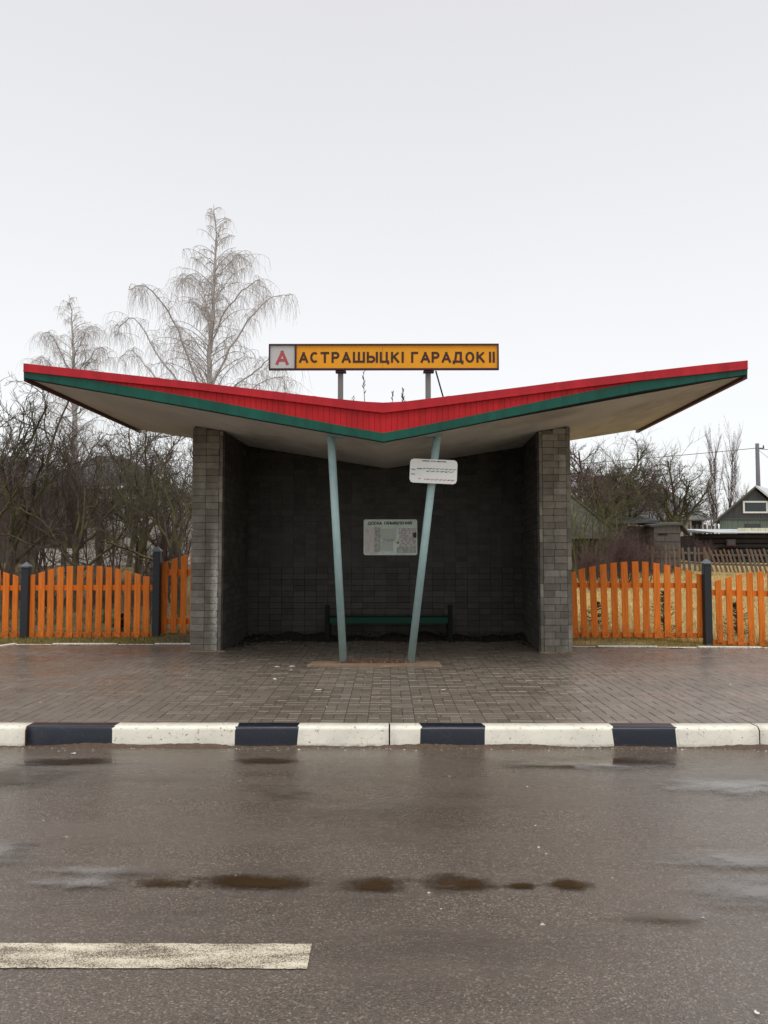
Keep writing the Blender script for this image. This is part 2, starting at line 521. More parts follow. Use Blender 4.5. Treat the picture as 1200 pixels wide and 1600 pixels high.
M['leaf'] = m_island('dead_leaves', [(0, (.010, .008, .006)), (.8, (.035, .024, .015)), (1, (.20, .17, .13))])
M['crumb'] = m_island('paint_crumbs', [(0, (.10, .07, .045)), (.6, (.25, .20, .15)), (1, (.65, .62, .54))])
M['paper'] = simple('white_paper_scrap', (.7, .68, .62), .8, .1)
M['soil'] = simple('dark_wet_soil', (.022, .014, .010), .8, .4, 30, 1.0, 60)
M['mossroof'] = simple('mossy_slate_roof', (.050, .048, .040), .9, .5, 7, 1.2, 14, dirt=(.13, .14, .02), dirt_amt=1.0)
M['greyroof'] = simple('grey_slate_roof', (.12, .125, .125), .8, .2, 3, .5, 20)
M['darkroof'] = simple('dark_green_grey_roof', (.075, .078, .078), .8, .25, 2, .4, 20)
M['brownwall'] = m_wood('weathered_brown_planks', (.09, .068, .054), .45, .85)
M['greywall'] = m_wood('weathered_grey_planks', (.145, .13, .115), .4, .85)
M['greenwall'] = m_wood('weathered_green_planks', (.15, .19, .165), .35, .85)
M['slatewall'] = m_wood('dark_grey_planks', (.085, .09, .095), .35, .8)
M['log'] = m_wood('blackened_logs', (.028, .024, .024), .5, .8, axis='x')
M['pale'] = simple('pale_plaster', (.50, .46, .41), .85, .15, 2, .2, 20)
M['whitetrim'] = m_paint('white_window_paint', (.75, .76, .75), .5)
M['glass'] = simple('window_glass', (.02, .03, .035), .08, .2, 2, 0.0)
M['tin'] = m_paint('pale_tin_sheet', (.52, .55, .57), .35)
M['cream'] = m_paint('cream_board_paint', (.62, .60, .42), .6)
M['brick'] = simple('sooty_chimney_brick', (.07, .06, .055), .85, .3, 8)
M['oldfence'] = m_wood('weathered_old_fence_wood', (.17, .125, .095), .4, .85)
M['pole'] = simple('grey_concrete_pole', (.15, .14, .16), .8, .15, 6)
M['wire'] = simple('black_wire', (.03, .03, .035), .6)
M['water'] = m_water(); M['film'] = m_water(True)
M['notice'] = m_print('printed_notice_sheet', (.86, .84, .82), (.16, .16, .17), (.020, .010), .52)
M['oldpaper'] = m_print('washed_out_paper', (.80, .75, .74), (.50, .45, .46), (.03, .012), .40)
M['glue'] = simple('torn_paper_residue', (.50, .54, .50), .8, .35, 30, .2, 60)
M['tape'] = simple('yellow_tape', (.45, .26, .03), .6)

# ------------------------------------------------------------------ terrain heights
PV = .16                                  # pavement level above the road
def edge_y(x):
    """back edge of the paving"""
    if x < -5.88: return max(10.9, 12.19 - (-5.88 - x) * 3)
    return 12.19 if x < 0 else 11.93 + (3.2 - x) * .06
def lerp(a, b, t): return a + (b - a) * t
def smooth(t):
    t = max(0.0, min(1.0, t)); return t * t * (3 - 2 * t)
def T(x, y):
    e = edge_y(x)
    if y < e - .25: return -.03
    z = .15
    if y < e - .08: return lerp(-.03, .15, (y - e + .25) / .17)
    if x > 3.5: z -= .13 * smooth((x - 3.8) / 2.0) * smooth((y - e) / .8) * (1 - smooth((y - 15) / 6))
    z += .05 * math.exp(-((x + 3.4) ** 2) / .3) * smooth((y - e) / .5)
    pts = ((13.6, 0), (20, .28), (30, .82), (38, 1.22), (60, 1.55), (140, 1.8), (900, 2.0))
    for (a, b), (c, d) in zip(pts, pts[1:]):
        if a <= y < c: z += lerp(b, d, (y - a) / (c - a)); break
    if y > 13.3: z += .035 * math.sin(x * 1.9 + y) * math.sin(y * 1.3 + .7 * x) * smooth((y - 13.3) / 2)
    return z

# ------------------------------------------------------------------ ground, road, pavement, kerb
xs = sorted(set([-900, -500, -300, -200, -130, -90] + list(range(-70, -20, 10)) + [i * .5 for i in range(-40, 41)]
               + list(range(30, 80, 10)) + [90, 130, 200, 300, 500, 900] + [i * .1 for i in range(-90, 91)] + [-.001, 0]))
ys = sorted(set([-600, -300, -150, -80, -40, -20, -10, -5, -2, 0, 3, 6, 9, 11] + [10.48 + i * .08 for i in range(49)]
               + [14.5 + i * .5 for i in range(60)] + [46, 50, 56, 62, 70, 80, 100, 140, 200, 300, 450, 650, 900]))
V = np.array([(x, y, T(x, y)) for y in ys for x in xs])
nx = len(xs)
F = np.array([(j * nx + i, j * nx + i + 1, (j + 1) * nx + i + 1, (j + 1) * nx + i)
              for j in range(len(ys) - 1) for i in range(nx - 1)])
from_arrays('ground', V, F, M['ground'], kind='structure', smooth=True)

KY = 6.325                                # kerb face
bm = B()
for x0, x1 in ((-90, 90),):
    n = 60
    for i in range(n):
        a = x0 + (x1 - x0) * i / n; b = x0 + (x1 - x0) * (i + 1) / n
        for (ya, yb) in ((-.9, 1.4), (1.4, 3.07), (3.07, 4.7), (4.7, KY + .02)):
            bm.faces.new([bm.verts.new(v) for v in ((a, ya, 0), (b, ya, 0), (b, yb, 0), (a, yb, 0))])
bmesh.ops.remove_doubles(bm, verts=bm.verts[:], dist=.001)
road = obj('road', bm, M['asphalt'], kind='structure')

bm = B()
random.seed(3)
top = [(-3.305 + i * .03, 3.168 + random.uniform(-.0035, .0035)) for i in range(101)]
bot = [(-3.305 + i * .03, 2.984 + random.uniform(-.0035, .0035)) for i in range(101)]
for i in range(100):
    j = 0
    bm.faces.new([bm.verts.new((p[0] + (j if k in (1, 2) else 0), p[1], .004)) for k, p in enumerate((bot[i], bot[i + 1], top[i + 1], top[i]))])
link = obj('centre_line_marking', bm, M['marking'], road, 'structure')

# pavement base slab under the pavers
bm = B()
XP = 13.0
pts = [(-XP, KY + .15, 0), (XP, KY + .15, 0), (XP, edge_y(XP) - .08, 0), (0.001, edge_y(.001) - .08, 0), (-.001, 12.11, 0), (-5.86, 12.11, 0), (-6.28, 10.86, 0), (-XP, 10.86, 0)]
prism(bm, [(p[0], p[1], -.1) for p in pts], (0, 0, PV - .008 + .1))
box(bm, (-.115, 12.55, .04), (4.6, 1.1, .225))
pavement = obj('pavement', bm, M['joint'], kind='structure')

def paver_mesh(w, d, h=.03, bv=.004):
    bm = B()
    box(bm, (0, 0, -h / 2), (w, d, h))
    top = [e for e in bm.edges if all(abs(v.co.z) < 1e-6 for v in e.verts)]
    bmesh.ops.bevel(bm, geom=top, offset=bv, segments=1, affect='EDGES')
    bmesh.ops.delete(bm, geom=[f for f in bm.faces if f.normal.z < -.9], context='FACES')
    me = bpy.data.meshes.new('paver'); bm.to_mesh(me); bm.free(); me.materials.append(M['paver']); return me
PM_T = paver_mesh(.197, .097); PM_L = paver_mesh(.0965, .197)
random.seed(11)
pl = []
CW = .2
for ci in range(int(-XP / CW), int(XP / CW)):
    cx = ci * CW + .1 + .03
    y = KY + .152; k = random.randrange(3)
    while y < 13.1:
        if k % 3 == 0:
            cand = [(cx, y + .05, 'T')]; dy = .1
        elif k % 3 == 1:
            cand = [(cx, y + .05, 'T')] if random.random() < .75 else [(cx - .05, y + .1, 'L'), (cx + .05, y + .1, 'L')]; dy = .1 if len(cand) == 1 else .2
        else:
            cand = [(cx - .05, y + .1, 'L'), (cx + .05, y + .1, 'L')]; dy = .2
        for c in cand:
            inside = -2.40 < c[0] < 2.17 and c[1] < 13.08
            e = edge_y(c[0]) - .09 - (dy / 2)
            if c[1] < e or inside:
                if not (-1.0 < c[0] < .76 and 9.90 < c[1] < 10.12): pl.append(c)
        y += dy; k += 1
pl.sort(key=lambda c: (c[1] if abs(c[0]) < c[1] * .53 else 99) + abs(c[0]) * .001)
V, F, off = [], [], 0
for i, (x, y, k) in enumerate(pl):
    me = PM_T if k == 'T' else PM_L
    zz = PV + random.uniform(-.002, .0015)
    sink = .006 * math.exp(-(((x + 4.6) / .35) ** 2 + ((y - 9.0) / .3) ** 2))
    tx, ty, rz = random.uniform(-.005, .005), random.uniform(-.005, .005), random.uniform(-.006, .006)
    if i < 300:
        o = bpy.data.objects.new('paver', me); COL.objects.link(o); o.parent = pavement
        o.location = (x, y, zz); o.rotation_euler = (tx, ty, rz)
    else:
        R = Matrix.Translation((x, y, zz - sink)) @ Matrix.Rotation(rz, 4, 'Z') @ Matrix.Rotation(ty, 4, 'Y') @ Matrix.Rotation(tx, 4, 'X')
        co = [R @ v.co for v in me.vertices]
        V += [tuple(c) for c in co]; F += [[v + off for v in p.vertices] for p in me.polygons]; off += len(co)
me = bpy.data.meshes.new('far_pavers'); me.from_pydata(V, [], F)
link_mesh('far_pavers', me, M['paver'], pavement, 'stuff')

# kerb
kerb = bpy.data.objects.new('kerb', None); COL.objects.link(kerb); kerb['kind'] = 'structure'
def kerb_block(x0, x1, cuts, yoff=0):
    """cuts: ascending (x, colour) - colour from that x on"""
    bm = B()
    prof = [(0, -.05), (0, .135), (.004, .150), (.014, .160), (.03, .164), (.15, .165), (.15, -.05)]
    x0 += .006; x1 -= .006
    st = []
    for i, (cx, c) in enumerate(cuts):
        a = max(cx, x0); b = min(cuts[i + 1][0] if i + 1 < len(cuts) else x1, x1)
        n = max(1, int((b - a) / .12))
        for k in range(n): st.append((a + (b - a) * k / n, c, i > 0 and k == 0))
    st.append((x1, 0, False))
    rings = []
    for (x, c, isborder) in st:
        ring = []
        jx = random.uniform(-.006, .006)
        for j, (py, pz) in enumerate(prof):
            dx = (jx + random.uniform(-.013, .013)) if isborder else 0
            if not (x0 < x < x1): dx = 0
            chip = 0
            if x in (x0, x1) and j in (2, 3): chip = random.uniform(.002, .01)
            ring.append(bm.verts.new((x + dx, KY + yoff + py + chip + random.uniform(-.0015, .0015), pz - chip * .6 + random.uniform(-.0015, .0015))))
        rings.append(ring)
    for i in range(len(rings) - 1):
        for j in range(len(prof) - 1):
            f = bm.faces.new((rings[i][j], rings[i + 1][j], rings[i + 1][j + 1], rings[i][j + 1]))
            f.material_index = st[i][1]; f.smooth = True
    for r, c in ((rings[0], st[0][1]), (rings[-1][::-1], st[-2][1])):
        f = bm.faces.new(r); f.material_index = 2
    bmesh.ops.recalc_face_normals(bm, faces=bm.faces[:])
    return obj('kerb_block', bm, [M['k_white'], M['k_black'], M['concrete']], kerb)
def kx(px): return atz(px, 1150, .08).x * KY / atz(px, 1150, .08).y
random.seed(5)
j = [kx(40), kx(608.5), kx(1187)]
kerb_block(j[0] - 3.0, j[0], [(j[0] - 3.0, 0), (j[0] - 1.9, 1), (j[0] - 1.2, 0)])
kerb_block(j[0], j[1], [(j[0], 1), (kx(177), 0), (kx(369), 1), (kx(465), 0)], .004)
kerb_block(j[1], j[2], [(j[1], 0), (kx(657), 1), (kx(757), 0), (kx(959), 1), (kx(1056), 0)])
kerb_block(j[2], j[2] + 3, [(j[2], 0), (j[2] + .4, 1), (j[2] + .9, 0), (j[2] + 1.9, 1), (j[2] + 2.4, 0)], .005)
for k in range(1, 4):
    kerb_block(j[0] - 3 - 3 * k, j[0] - 3 * k, [(j[0] - 3 - 3 * k, 0), (j[0] - 2 - 3 * k, 1), (j[0] - 1.5 - 3 * k, 0)])
    kerb_block(j[2] + 3 * k, j[2] + 3 + 3 * k, [(j[2] + 3 * k, 0), (j[2] + 1 + 3 * k, 1), (j[2] + 1.5 + 3 * k, 0)])

# white edging stones at the back of the paving
edging = bpy.data.objects.new('paving_edge', None); COL.objects.link(edging); edging['kind'] = 'structure'
def edge_stone(x0, x1, up):
    bm = B()
    xm = (x0 + x1) / 2; ym = edge_y(xm) - .04
    box(bm, (0, 0, 0), (x1 - x0 - .012, .07, .2)); bevel_all(bm, .008)
    o = obj('edging_stone', bm, M['edging'], edging)
    o.location = (xm, ym, PV + up - .1); o.rotation_euler = (random.uniform(-.02, .02), random.uniform(-.004, .004), -.06 if xm > 0 else 0)
for x0, x1, up in ((-5.86, -5.28, -.004), (-5.27, -4.25, .014), (-4.24, -3.68, -.002), (-3.67, -2.9, .016),
                   (2.70, 3.20, -.004), (3.21, 4.12, .013), (4.13, 4.70, -.002), (4.71, 5.66, .014), (5.67, 6.6, .002), (6.61, 7.6, .004), (7.61, 8.6, 0), (8.61, 9.6, .002)):
    edge_stone(x0, x1, up)
bm = B(); box(bm, (0, 0, 0), (.07, 1.28, .2)); bevel_all(bm, .008)
o = obj('edging_stone', bm, M['edging'], edging); o.location = (-6.06, 11.54, PV + .016 - .1); o.rotation_euler = (0, 0, -math.atan(1 / 3))

# puddles
def puddle(px0, px1, py, ph, seed, mt='water'):
    random.seed(seed)
    a = atz(px0, py, .005); b = atz(px1, py, .005); c = atz((px0 + px1) / 2, py, .005)
    y0 = atz(px0, py + ph / 2, .005).y; y1 = atz(px0, py - ph / 2, .005).y
    hx, hy = (b.x - a.x) / 2 * 1.35, (y1 - y0) / 2 * 1.7
    n, rg = 40, 8
    wob = [random.uniform(-.15, .15) for _ in range(5)]
    zp = .005 + (seed - 40) % 40 * .0004 + (.006 if mt == 'film' else 0)
    V, R = [(c.x, c.y, zp)], [0.0]
    for r in range(1, rg + 1):
        for i in range(n):
            t = 2 * math.pi * i / n
            k = r / rg * (1 + sum(w * math.sin((q + 2) * t + q) for q, w in enumerate(wob)) * .5)
            V.append((c.x + hx * k * math.cos(t), min(c.y + hy * k * math.sin(t), KY - .004), zp)); R.append(r / rg)
    F = [(0, 1 + i, 1 + (i + 1) % n) for i in range(n)]
    for r in range(rg - 1):
        for i in range(n):
            a_, b_ = 1 + r * n + i, 1 + r * n + (i + 1) % n
            F.append((a_, a_ + n, b_ + n, b_))
    me = bpy.data.meshes.new('puddle'); me.from_pydata(V, [], F)
    at_ = me.attributes.new('rad', 'FLOAT', 'POINT'); at_.data.foreach_set('value', R)
    link_mesh('puddle', me, M[mt], kind='structure')
for k, (a, b, y, h) in enumerate([(205, 300, 1380, 12), (290, 505, 1378, 19), (530, 640, 1382, 19), (655, 775, 1380, 22), (855, 925, 1382, 16), (790, 840, 1384, 8), 
                                  (20, 195, 1190, 9), (360, 470, 1189, 8), (780, 1075, 1192, 15), ]):
    puddle(a, b, y, h, 40 + k)
for k, (a, b, y, h) in enumerate([(1040, 1280, 1345, 26), (1060, 1320, 1395, 46), (1030, 1260, 1230, 22), (405, 490, 1240, 14), (-60, 120, 1215, 30), (-80, 60, 1330, 40), (60, 200, 1380, 18), (60, 300, 1362, 12), (950, 1130, 1435, 14)]):
    puddle(a, b, y, h, 80 + k, 'film')

# ------------------------------------------------------------------ the bus shelter
YF, YB = 9.10, 13.36
tipL, tipR, apex = at(38, 590, YF), at(1167, 586, YF), at(599, 690, YF)
rearL, rearR = at(215, 671, YB), at(1000, 671, YB)
rear_apex = Vector((-.02, YB, 3.045))
def SOF(x, y):
    """underside of the roof above (x, y)"""
    v = (y - YF) / (YB - YF)
    def prof(l, a, r):
        if x < a.x:
            return lerp(a.z, l.z, (a.x - x) / (a.x - l.x))
        return lerp(a.z, r.z, (x - a.x) / (r.x - a.x))
    return lerp(prof(tipL, apex, tipR), prof(rearL, rear_apex, rearR), v)

shelter = thing('bus_shelter', 'stone bus shelter under a butterfly roof with red and green front trim', 'bus shelter', (0, 11.2, PV))
class Local:
    pass
def P(o):
    """parent o to the shelter, keeping world coordinates"""
    o.parent = shelter
    o.matrix_parent_inverse = Matrix.Translation((0, -11.2, -PV))
    return o

def blockface(name, org, u, nrm, width, zmax, rows, m_core, m_block, parent, limit, out, bh=.0985):
    """rows(k) -> list of column boundaries along u for course k"""
    global_boxes = []
    k = 0
    z = PV
    while True:
        z0, z1 = z, z + bh
        if z0 > zmax - .02: break
        cols = rows(k)
        for a, b in zip(cols, cols[1:]):
            if b - a < .03: continue
            mid = org + u * ((a + b) / 2)
            lim = SOF(mid.x, mid.y) - .012
            if z0 + .02 > lim: continue
            zt = min(z1, lim)
            global_boxes.append((mid, (z0 + zt) / 2, b - a, zt - z0, k))
        z = z1; k += 1
    return global_boxes

def unit_block():
    bm = B(); box(bm, (0, 0, 0), (1, 1, 1)); 
    me = bpy.data.meshes.new('block'); bm.to_mesh(me); bm.free(); return me

def bev_block(w, d, h, bv, mat):
    bm = B(); box(bm, (0, 0, 0), (w, d, h)); bevel_all(bm, bv)
    me = bpy.data.meshes.new('block'); bm.to_mesh(me); bm.free(); me.materials.append(mat); return me
_bc = {}
def block_piece(nm, mid, z, w, h, u, nrm, mat, parent, dep=.04, gap=.0035, proud=.0, bv=.004):
    key = (round(w, 3), round(h, 3), mat.name)
    if key not in _bc: _bc[key] = bev_block(w - gap, dep, h - gap, bv, mat)
    o = bpy.data.objects.new(nm, _bc[key]); COL.objects.link(o)
    o.parent = parent
    o.matrix_parent_inverse = Matrix.Translation((0, -11.2, -PV)) if parent is shelter else parent.matrix_world.inverted()
    an = math.atan2(u.y, u.x)
    o.location = mid + nrm * (dep / 2 - .02 + proud) ; o.location.z = z
    o.rotation_euler = (random.uniform(-.006, .006), random.uniform(-.004, .004), an + random.uniform(-.006, .006))
    return o

def wall_core(name, foot, mat, parent_fn):
    """prism wall with the footprint foot (ccw) reaching up to the soffit"""
    bm = B()
    lo = [bm.verts.new((x, y, PV - .1)) for x, y in foot]
    hi = [bm.verts.new((x, y, SOF(x, y) + .01)) for x, y in foot]
    bm.faces.new(lo[::-1]); bm.faces.new(hi)
    n = len(foot)
    for i in range(n): bm.faces.new((lo[i], lo[(i + 1) % n], hi[(i + 1) % n], hi[i]))
    bmesh.ops.recalc_face_normals(bm, faces=bm.faces[:])
    o = obj(name, bm, mat); parent_fn(o); return o

random.seed(21)
LXo, LXi, RXi, RXo = -2.87, -2.424, 2.19, 2.648
LY, RY = 11.225, 11.105
YW = 13.12                                     # inner face of the back wall
i_ = .02
left_wall = wall_core('side_wall', [(LXo + i_, LY + i_), (LXi - i_, LY + i_), (-2.40 - i_, 13.3), (LXo + i_, 13.3)], M['piermortar'], P)
right_wall = wall_core('side_wall', [(RXi + i_, RY + i_), (RXo - i_, RY + i_), (2.70 - i_, 13.3), (2.32 + i_, 13.3)], M['piermortar'], P)
foot = [(-2.40 - .02 + .002, YW + i_), (-.02, YW + i_), (2.33, YW + i_), (2.33, 13.295), (-.02, 13.295), (-2.42, 13.295)]
back_wall = wall_core('back_wall', foot, M['mortar'], P)
bpy.context.view_layer.update()
X = Vector((1, 0, 0)); NY = Vector((0, -1, 0))
# left pillar face: two columns of blocks and the narrow edge of the inner lining
wL = LXi - LXo
def rl(k):
    return [0, .205 + random.uniform(-.004, .004), .395 + random.uniform(-.004, .004)]
random.seed(31)
for (mid, z, w, h, k) in blockface('', Vector((LXo, LY, 0)), X, NY, wL, 3.7, rl, None, None, None, 0, None):
    if k % 5 == 2 and random.random() < .4: pass
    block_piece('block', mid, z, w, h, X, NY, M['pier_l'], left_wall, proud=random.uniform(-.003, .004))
for (mid, z, w, h, k) in blockface('', Vector((LXo, LY, 0)), X, NY, wL, 3.7, lambda k: [.395, wL], None, None, None, 0, None, bh=.197):
    block_piece('edge_block', mid, z, w, h, X, NY, M['pier'], left_wall, proud=-.004 + random.uniform(-.002, .003))
# right pillar face, courses out of step
wR = RXo - RXi
def rr(k):
    mdl = .21 if (k // 1) % 2 == 0 else .285
    if 12 < k < 24: mdl = .205 + (.02 if k % 3 == 0 else 0)
    return [.05, mdl, wR - .065]
for (mid, z, w, h, k) in blockface('', Vector((RXi, RY, 0)), X, NY, wR, 3.7, rr, None, None, None, 0, None):
    block_piece('block', mid, z, w, h, X, NY, M['pier'], right_wall, proud=random.uniform(-.006, .008))
for cols in ([0, .05], [wR - .065, wR]):
    for (mid, z, w, h, k) in blockface('', Vector((RXi, RY, 0)), X, NY, wR, 3.7, lambda k, c=cols: c, None, None, None, 0, None, bh=.197):
        block_piece('edge_block', mid, z, w, h, X, NY, M['pier'], right_wall, proud=-.004 + random.uniform(-.003, .004))

def joined_blocks(boxes, u, nrm, mat, parent, name='upper_blocks', dep=.04, gap=.005):
    bm = B(); an = math.atan2(u.y, u.x)
    for (mid, z, w, h, k) in boxes:
        c = mid + nrm * (dep / 2 - .02 + random.uniform(-.001, .001)); c.z = z
        R = Matrix.Rotation(an + random.uniform(-.003, .003), 3, 'Z')
        vs, fs = box(bm, c, (w - gap, dep, h - gap), R)
    o = obj(name, bm, mat, None, 'stuff'); o.parent = parent
    o.matrix_parent_inverse = parent.matrix_world.inverted(); return o

# back wall: 20 x 10 cm tiles in straight columns
bw = 2.30 + 2.40
def rb(k): return [i * .1975 for i in range(25)]
bx = blockface('', Vector((-2.40, YW, 0)), X, NY, bw, 3.7, rb, None, None, None, 0, None)
bx = [b for b in bx if b[0].x < 2.31]
low = [b for b in bx if b[4] < 12]; high = [b for b in bx if b[4] >= 12]
low = low[:288]
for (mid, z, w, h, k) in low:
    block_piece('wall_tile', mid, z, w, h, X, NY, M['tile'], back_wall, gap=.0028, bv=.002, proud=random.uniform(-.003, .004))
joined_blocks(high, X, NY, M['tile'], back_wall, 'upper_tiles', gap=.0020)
# inner side faces
uL = Vector((-2.40 - LXi, YW - LY, 0)); LL = uL.length; uL.normalize(); nL = Vector((uL.y, -uL.x, 0))
uR = Vector((2.32 - RXi, YW - RY, 0)); RL = uR.length; uR.normalize(); nR = Vector((-uR.y, uR.x, 0))
bl = blockface('', Vector((LXi, LY + .022, 0)), uL, nL, LL, 3.7, lambda k: [min(LL - .045, i * .1975) for i in range(11)], None, None, None, 0, None)
br = blockface('', Vector((RXi, RY + .022, 0)), uR, nR, RL, 3.7, lambda k: [min(RL - .045, i * .1975) for i in range(12)], None, None, None, 0, None)
M['inner'] = m_stone('dark_inner_lining_block', (.045, .041, .034), (.090, .082, .069), (.034, .030, .024), .7)  # inner side faces in a darker block tone than the pillar fronts
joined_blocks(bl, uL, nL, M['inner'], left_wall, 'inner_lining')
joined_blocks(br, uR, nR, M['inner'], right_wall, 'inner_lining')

# roof slab
bm = B()
NU, NV = 24, 8
def roofpt(u, v, top):
    # u -1..1 left to right, v 0..1 front to back
    f = apex.lerp(tipR, u) if u > 0 else apex.lerp(tipL, -u)
    r = rear_apex.lerp(rearR, u) if u > 0 else rear_apex.lerp(rearL, -u)
    p = f.lerp(r, v)
    if top:
        hF = lerp(.44, .135, min(1, abs(u)))
        p = p + Vector((0, 0, lerp(hF, .16, v)))
    return p
us = [-1 + 2 * i / NU for i in range(NU + 1)]
grid = {}
for t_ in (0, 1):
    for a, u in enumerate(us):
        for b in range(NV + 1):
            grid[(t_, a, b)] = bm.verts.new(roofpt(u, b / NV, t_))
for a in range(NU):
    for b in range(NV):
        f = bm.faces.new((grid[0, a, b], grid[0, a, b + 1], grid[0, a + 1, b + 1], grid[0, a + 1, b])); f.material_index = 0
        f = bm.faces.new((grid[1, a, b], grid[1, a + 1, b], grid[1, a + 1, b + 1], grid[1, a, b + 1])); f.material_index = 1
for a in range(NU):
    for b, s in ((0, 0), (NV, 1)):
        f = bm.faces.new((grid[0, a, b], grid[0, a + 1, b], grid[1, a + 1, b], grid[1, a, b])); f.material_index = 2
for b in range(NV):
    for a in (0, NU):
        f = bm.faces.new((grid[0, a, b], grid[0, a, b + 1], grid[1, a, b + 1], grid[1, a, b])); f.material_index = 2
bmesh.ops.recalc_face_normals(bm, faces=bm.faces[:])
roof = P(obj('roof', bm, [M['soffit'], M['roofing'], M['black']]))
bpy.context.view_layer.update()
def PR(o):
    o.parent = roof; o.matrix_parent_inverse = roof.matrix_world.inverted(); return o

def strip(bm, ptsb, ptst, y0, y1):
    """front strip between a lower and an upper line (lists of (x,z)), from depth y0 (front) to y1"""
    n = len(ptsb)
    A = [[bm.verts.new((p[0], y, p[1])) for p in L] for L in (ptsb, ptst) for y in (y0, y1)]
    bf, bb, tf, tb = A
    for i in range(n - 1):
        bm.faces.new((bf[i], bf[i + 1], tf[i + 1], tf[i]))
        bm.faces.new((bb[i + 1], bb[i], tb[i], tb[i + 1]))
        bm.faces.new((tf[i], tf[i + 1], tb[i + 1], tb[i]))
        bm.faces.new((bf[i + 1], bf[i], bb[i], bb[i + 1]))
    for i in (0, n - 1):
        bm.faces.new((bf[i], tf[i], tb[i], bb[i]))
    bmesh.ops.recalc_face_normals(bm, faces=bm.faces[:])

def line(pts, y):
    return [(at(px, py, y).x, at(px, py, y).z) for px, py in pts]
def interp(L, x):
    for (x0, z0), (x1, z1) in zip(L, L[1:]):
        if x0 <= x <= x1: return lerp(z0, z1, (x - x0) / (x1 - x0))
    return L[0][1] if x < L[0][0] else L[-1][1]
yG = YF - .035
g_b = line([(37, 590), (130, 606.5), (300, 636.5), (420, 658.5), (510, 674.5), (560, 683), (599, 690), (640, 682.5), (720, 666.5), (800, 650), (900, 630.5), (1000, 611.5), (1100, 595), (1168, 585)], yG)
g_t = line([(37, 579), (130, 591.5), (300, 620.5), (420, 643), (510, 660.5), (560, 670), (599, 676.5), (640, 669), (720, 653), (800, 636), (900, 615), (1000, 596), (1100, 582), (1168, 574.5)], yG)
bm = B(); strip(bm, g_b, g_t, yG, YF - .004)
PR(obj('green_trim', bm, M['green']))
bm = B(); strip(bm, [(x, z - .012) for x, z in g_b], [(x, z + .001) for x, z in g_b], yG + .006, YF - .004)
PR(obj('drip_edge', bm, M['black']))
yC = YF - .05
c_b = line([(36.5, 580), (150, 592.5), (300, 607.5), (420, 622.5), (520, 635), (570, 641.5), (599, 644.5), (630, 641), (700, 632), (800, 619), (900, 606), (1000, 594), (1100, 583.5), (1168.5, 576)], yC)
c_t = line([(36.5, 567.5), (150, 580), (300, 596.5), (420, 610.5), (520, 622.5), (570, 627.5), (599, 629), (630, 627.5), (700, 619), (800, 606.5), (900, 593.5), (1000, 581.5), (1100, 570), (1168.5, 563)], yC)
bm = B(); strip(bm, c_b, c_t, yC, YF + .10)
PR(obj('red_cap_flashing', bm, M['red']))
bm = B(); strip(bm, [(x, z - .004) for x, z in c_b], [(x, z + .010) for x, z in c_b], yC - .008, yC + .02)
PR(obj('flashing_lip', bm, M['red']))
for px in (250, 432, 492, 700, 868, 1010):
    xx = at(px, 600, yC).x
    bm = B(); strip(bm, [(xx - .02, interp(c_b, xx - .02) + .004), (xx + .02, interp(c_b, xx + .02) + .004)], [(xx - .02, interp(c_t, xx - .02) + .002), (xx + .02, interp(c_t, xx + .02) + .002)], yC - .0035, yC + .03)
    PR(obj('lap_joint', bm, M['red']))
for px in (180, 330, 505, 690, 845, 985, 1090):
    xx = at(px, 600, yG).x
    bm = B(); strip(bm, [(xx - .012, interp(g_b, xx - .012) + .004), (xx + .012, interp(g_b, xx + .012) + .004)], [(xx - .012, interp(g_t, xx - .012) - .003), (xx + .012, interp(g_t, xx + .012) - .003)], yG - .003, yG + .01)
    PR(obj('lap_joint', bm, M['green']))
# red cladding strips between the flashing and the green trim
random.seed(13)
x = -3.6
yK = YF - .022
while x < 3.7:
    w = .0675
    zt0, zt1 = interp(c_b, x) + .02, interp(c_b, x + w) + .02
    zb0, zb1 = interp(g_t, x) - .01, interp(g_t, x + w) - .01
    if zt0 - zb0 > .035:
        bm = B(); d = random.uniform(-.0015, .0015)
        prism(bm, [(x + .0015, yK + d, zb0), (x + w - .0015, yK + d, zb1), (x + w - .0015, yK + d, zt1), (x + .0015, yK + d, zt0)], (0, .018, 0))
        PR(obj('cladding_strip', bm, M['red2']))
    x += w
# maroon edge boards along both sides and the back
def edge_board(a, b, out_dx):
    bm = B()
    a, b = Vector(a), Vector(b)
    w = Vector((out_dx, 0, 0)); lo = Vector((0, 0, -.045)); hi = Vector((0, 0, .155))
    prism(bm, [a + lo, a + w + lo, a + w + hi, a + hi], (b - a))
    return PR(obj('edge_board', bm, M['maroon']))
edge_board(tipL + Vector((-.006, .0, 0)), rearL + Vector((-.004, .10, .0)), .05)
edge_board(tipR + Vector((.006, .0, 0)), rearR + Vector((.004, .10, .0)), -.05)
# V columns
def col_pts(bx, tx, yb, yt):
    return at(*bx, yb), at(*tx, yt)
cb1, ct1 = Vector((-.57, 9.99, PV)), at(517, 679, 9.36)
cb2, ct2 = Vector((.288, 9.99, PV)), at(684, 674, 9.36)
for (a, b, s) in ((cb1, ct1, 1), (cb2, ct2, -1)):
    bm = B()
    n = 12
    t = (b - a)
    cyl(bm, a - Vector((0, 0, .03)), b, .0485, n=20)
    c = P(obj('column', bm, M['pipe']))
    bm = B(); box(bm, (b.x + s * .05, b.y, SOF(b.x + s * .05, b.y) - .012), (.20, .16, .015), Matrix.Rotation(-s * .17 * (-1), 3, 'Y'))
    o = obj('top_plate', bm, M['pipe']); o.parent = c; bpy.context.view_layer.update(); o.matrix_parent_inverse = c.matrix_world.inverted()
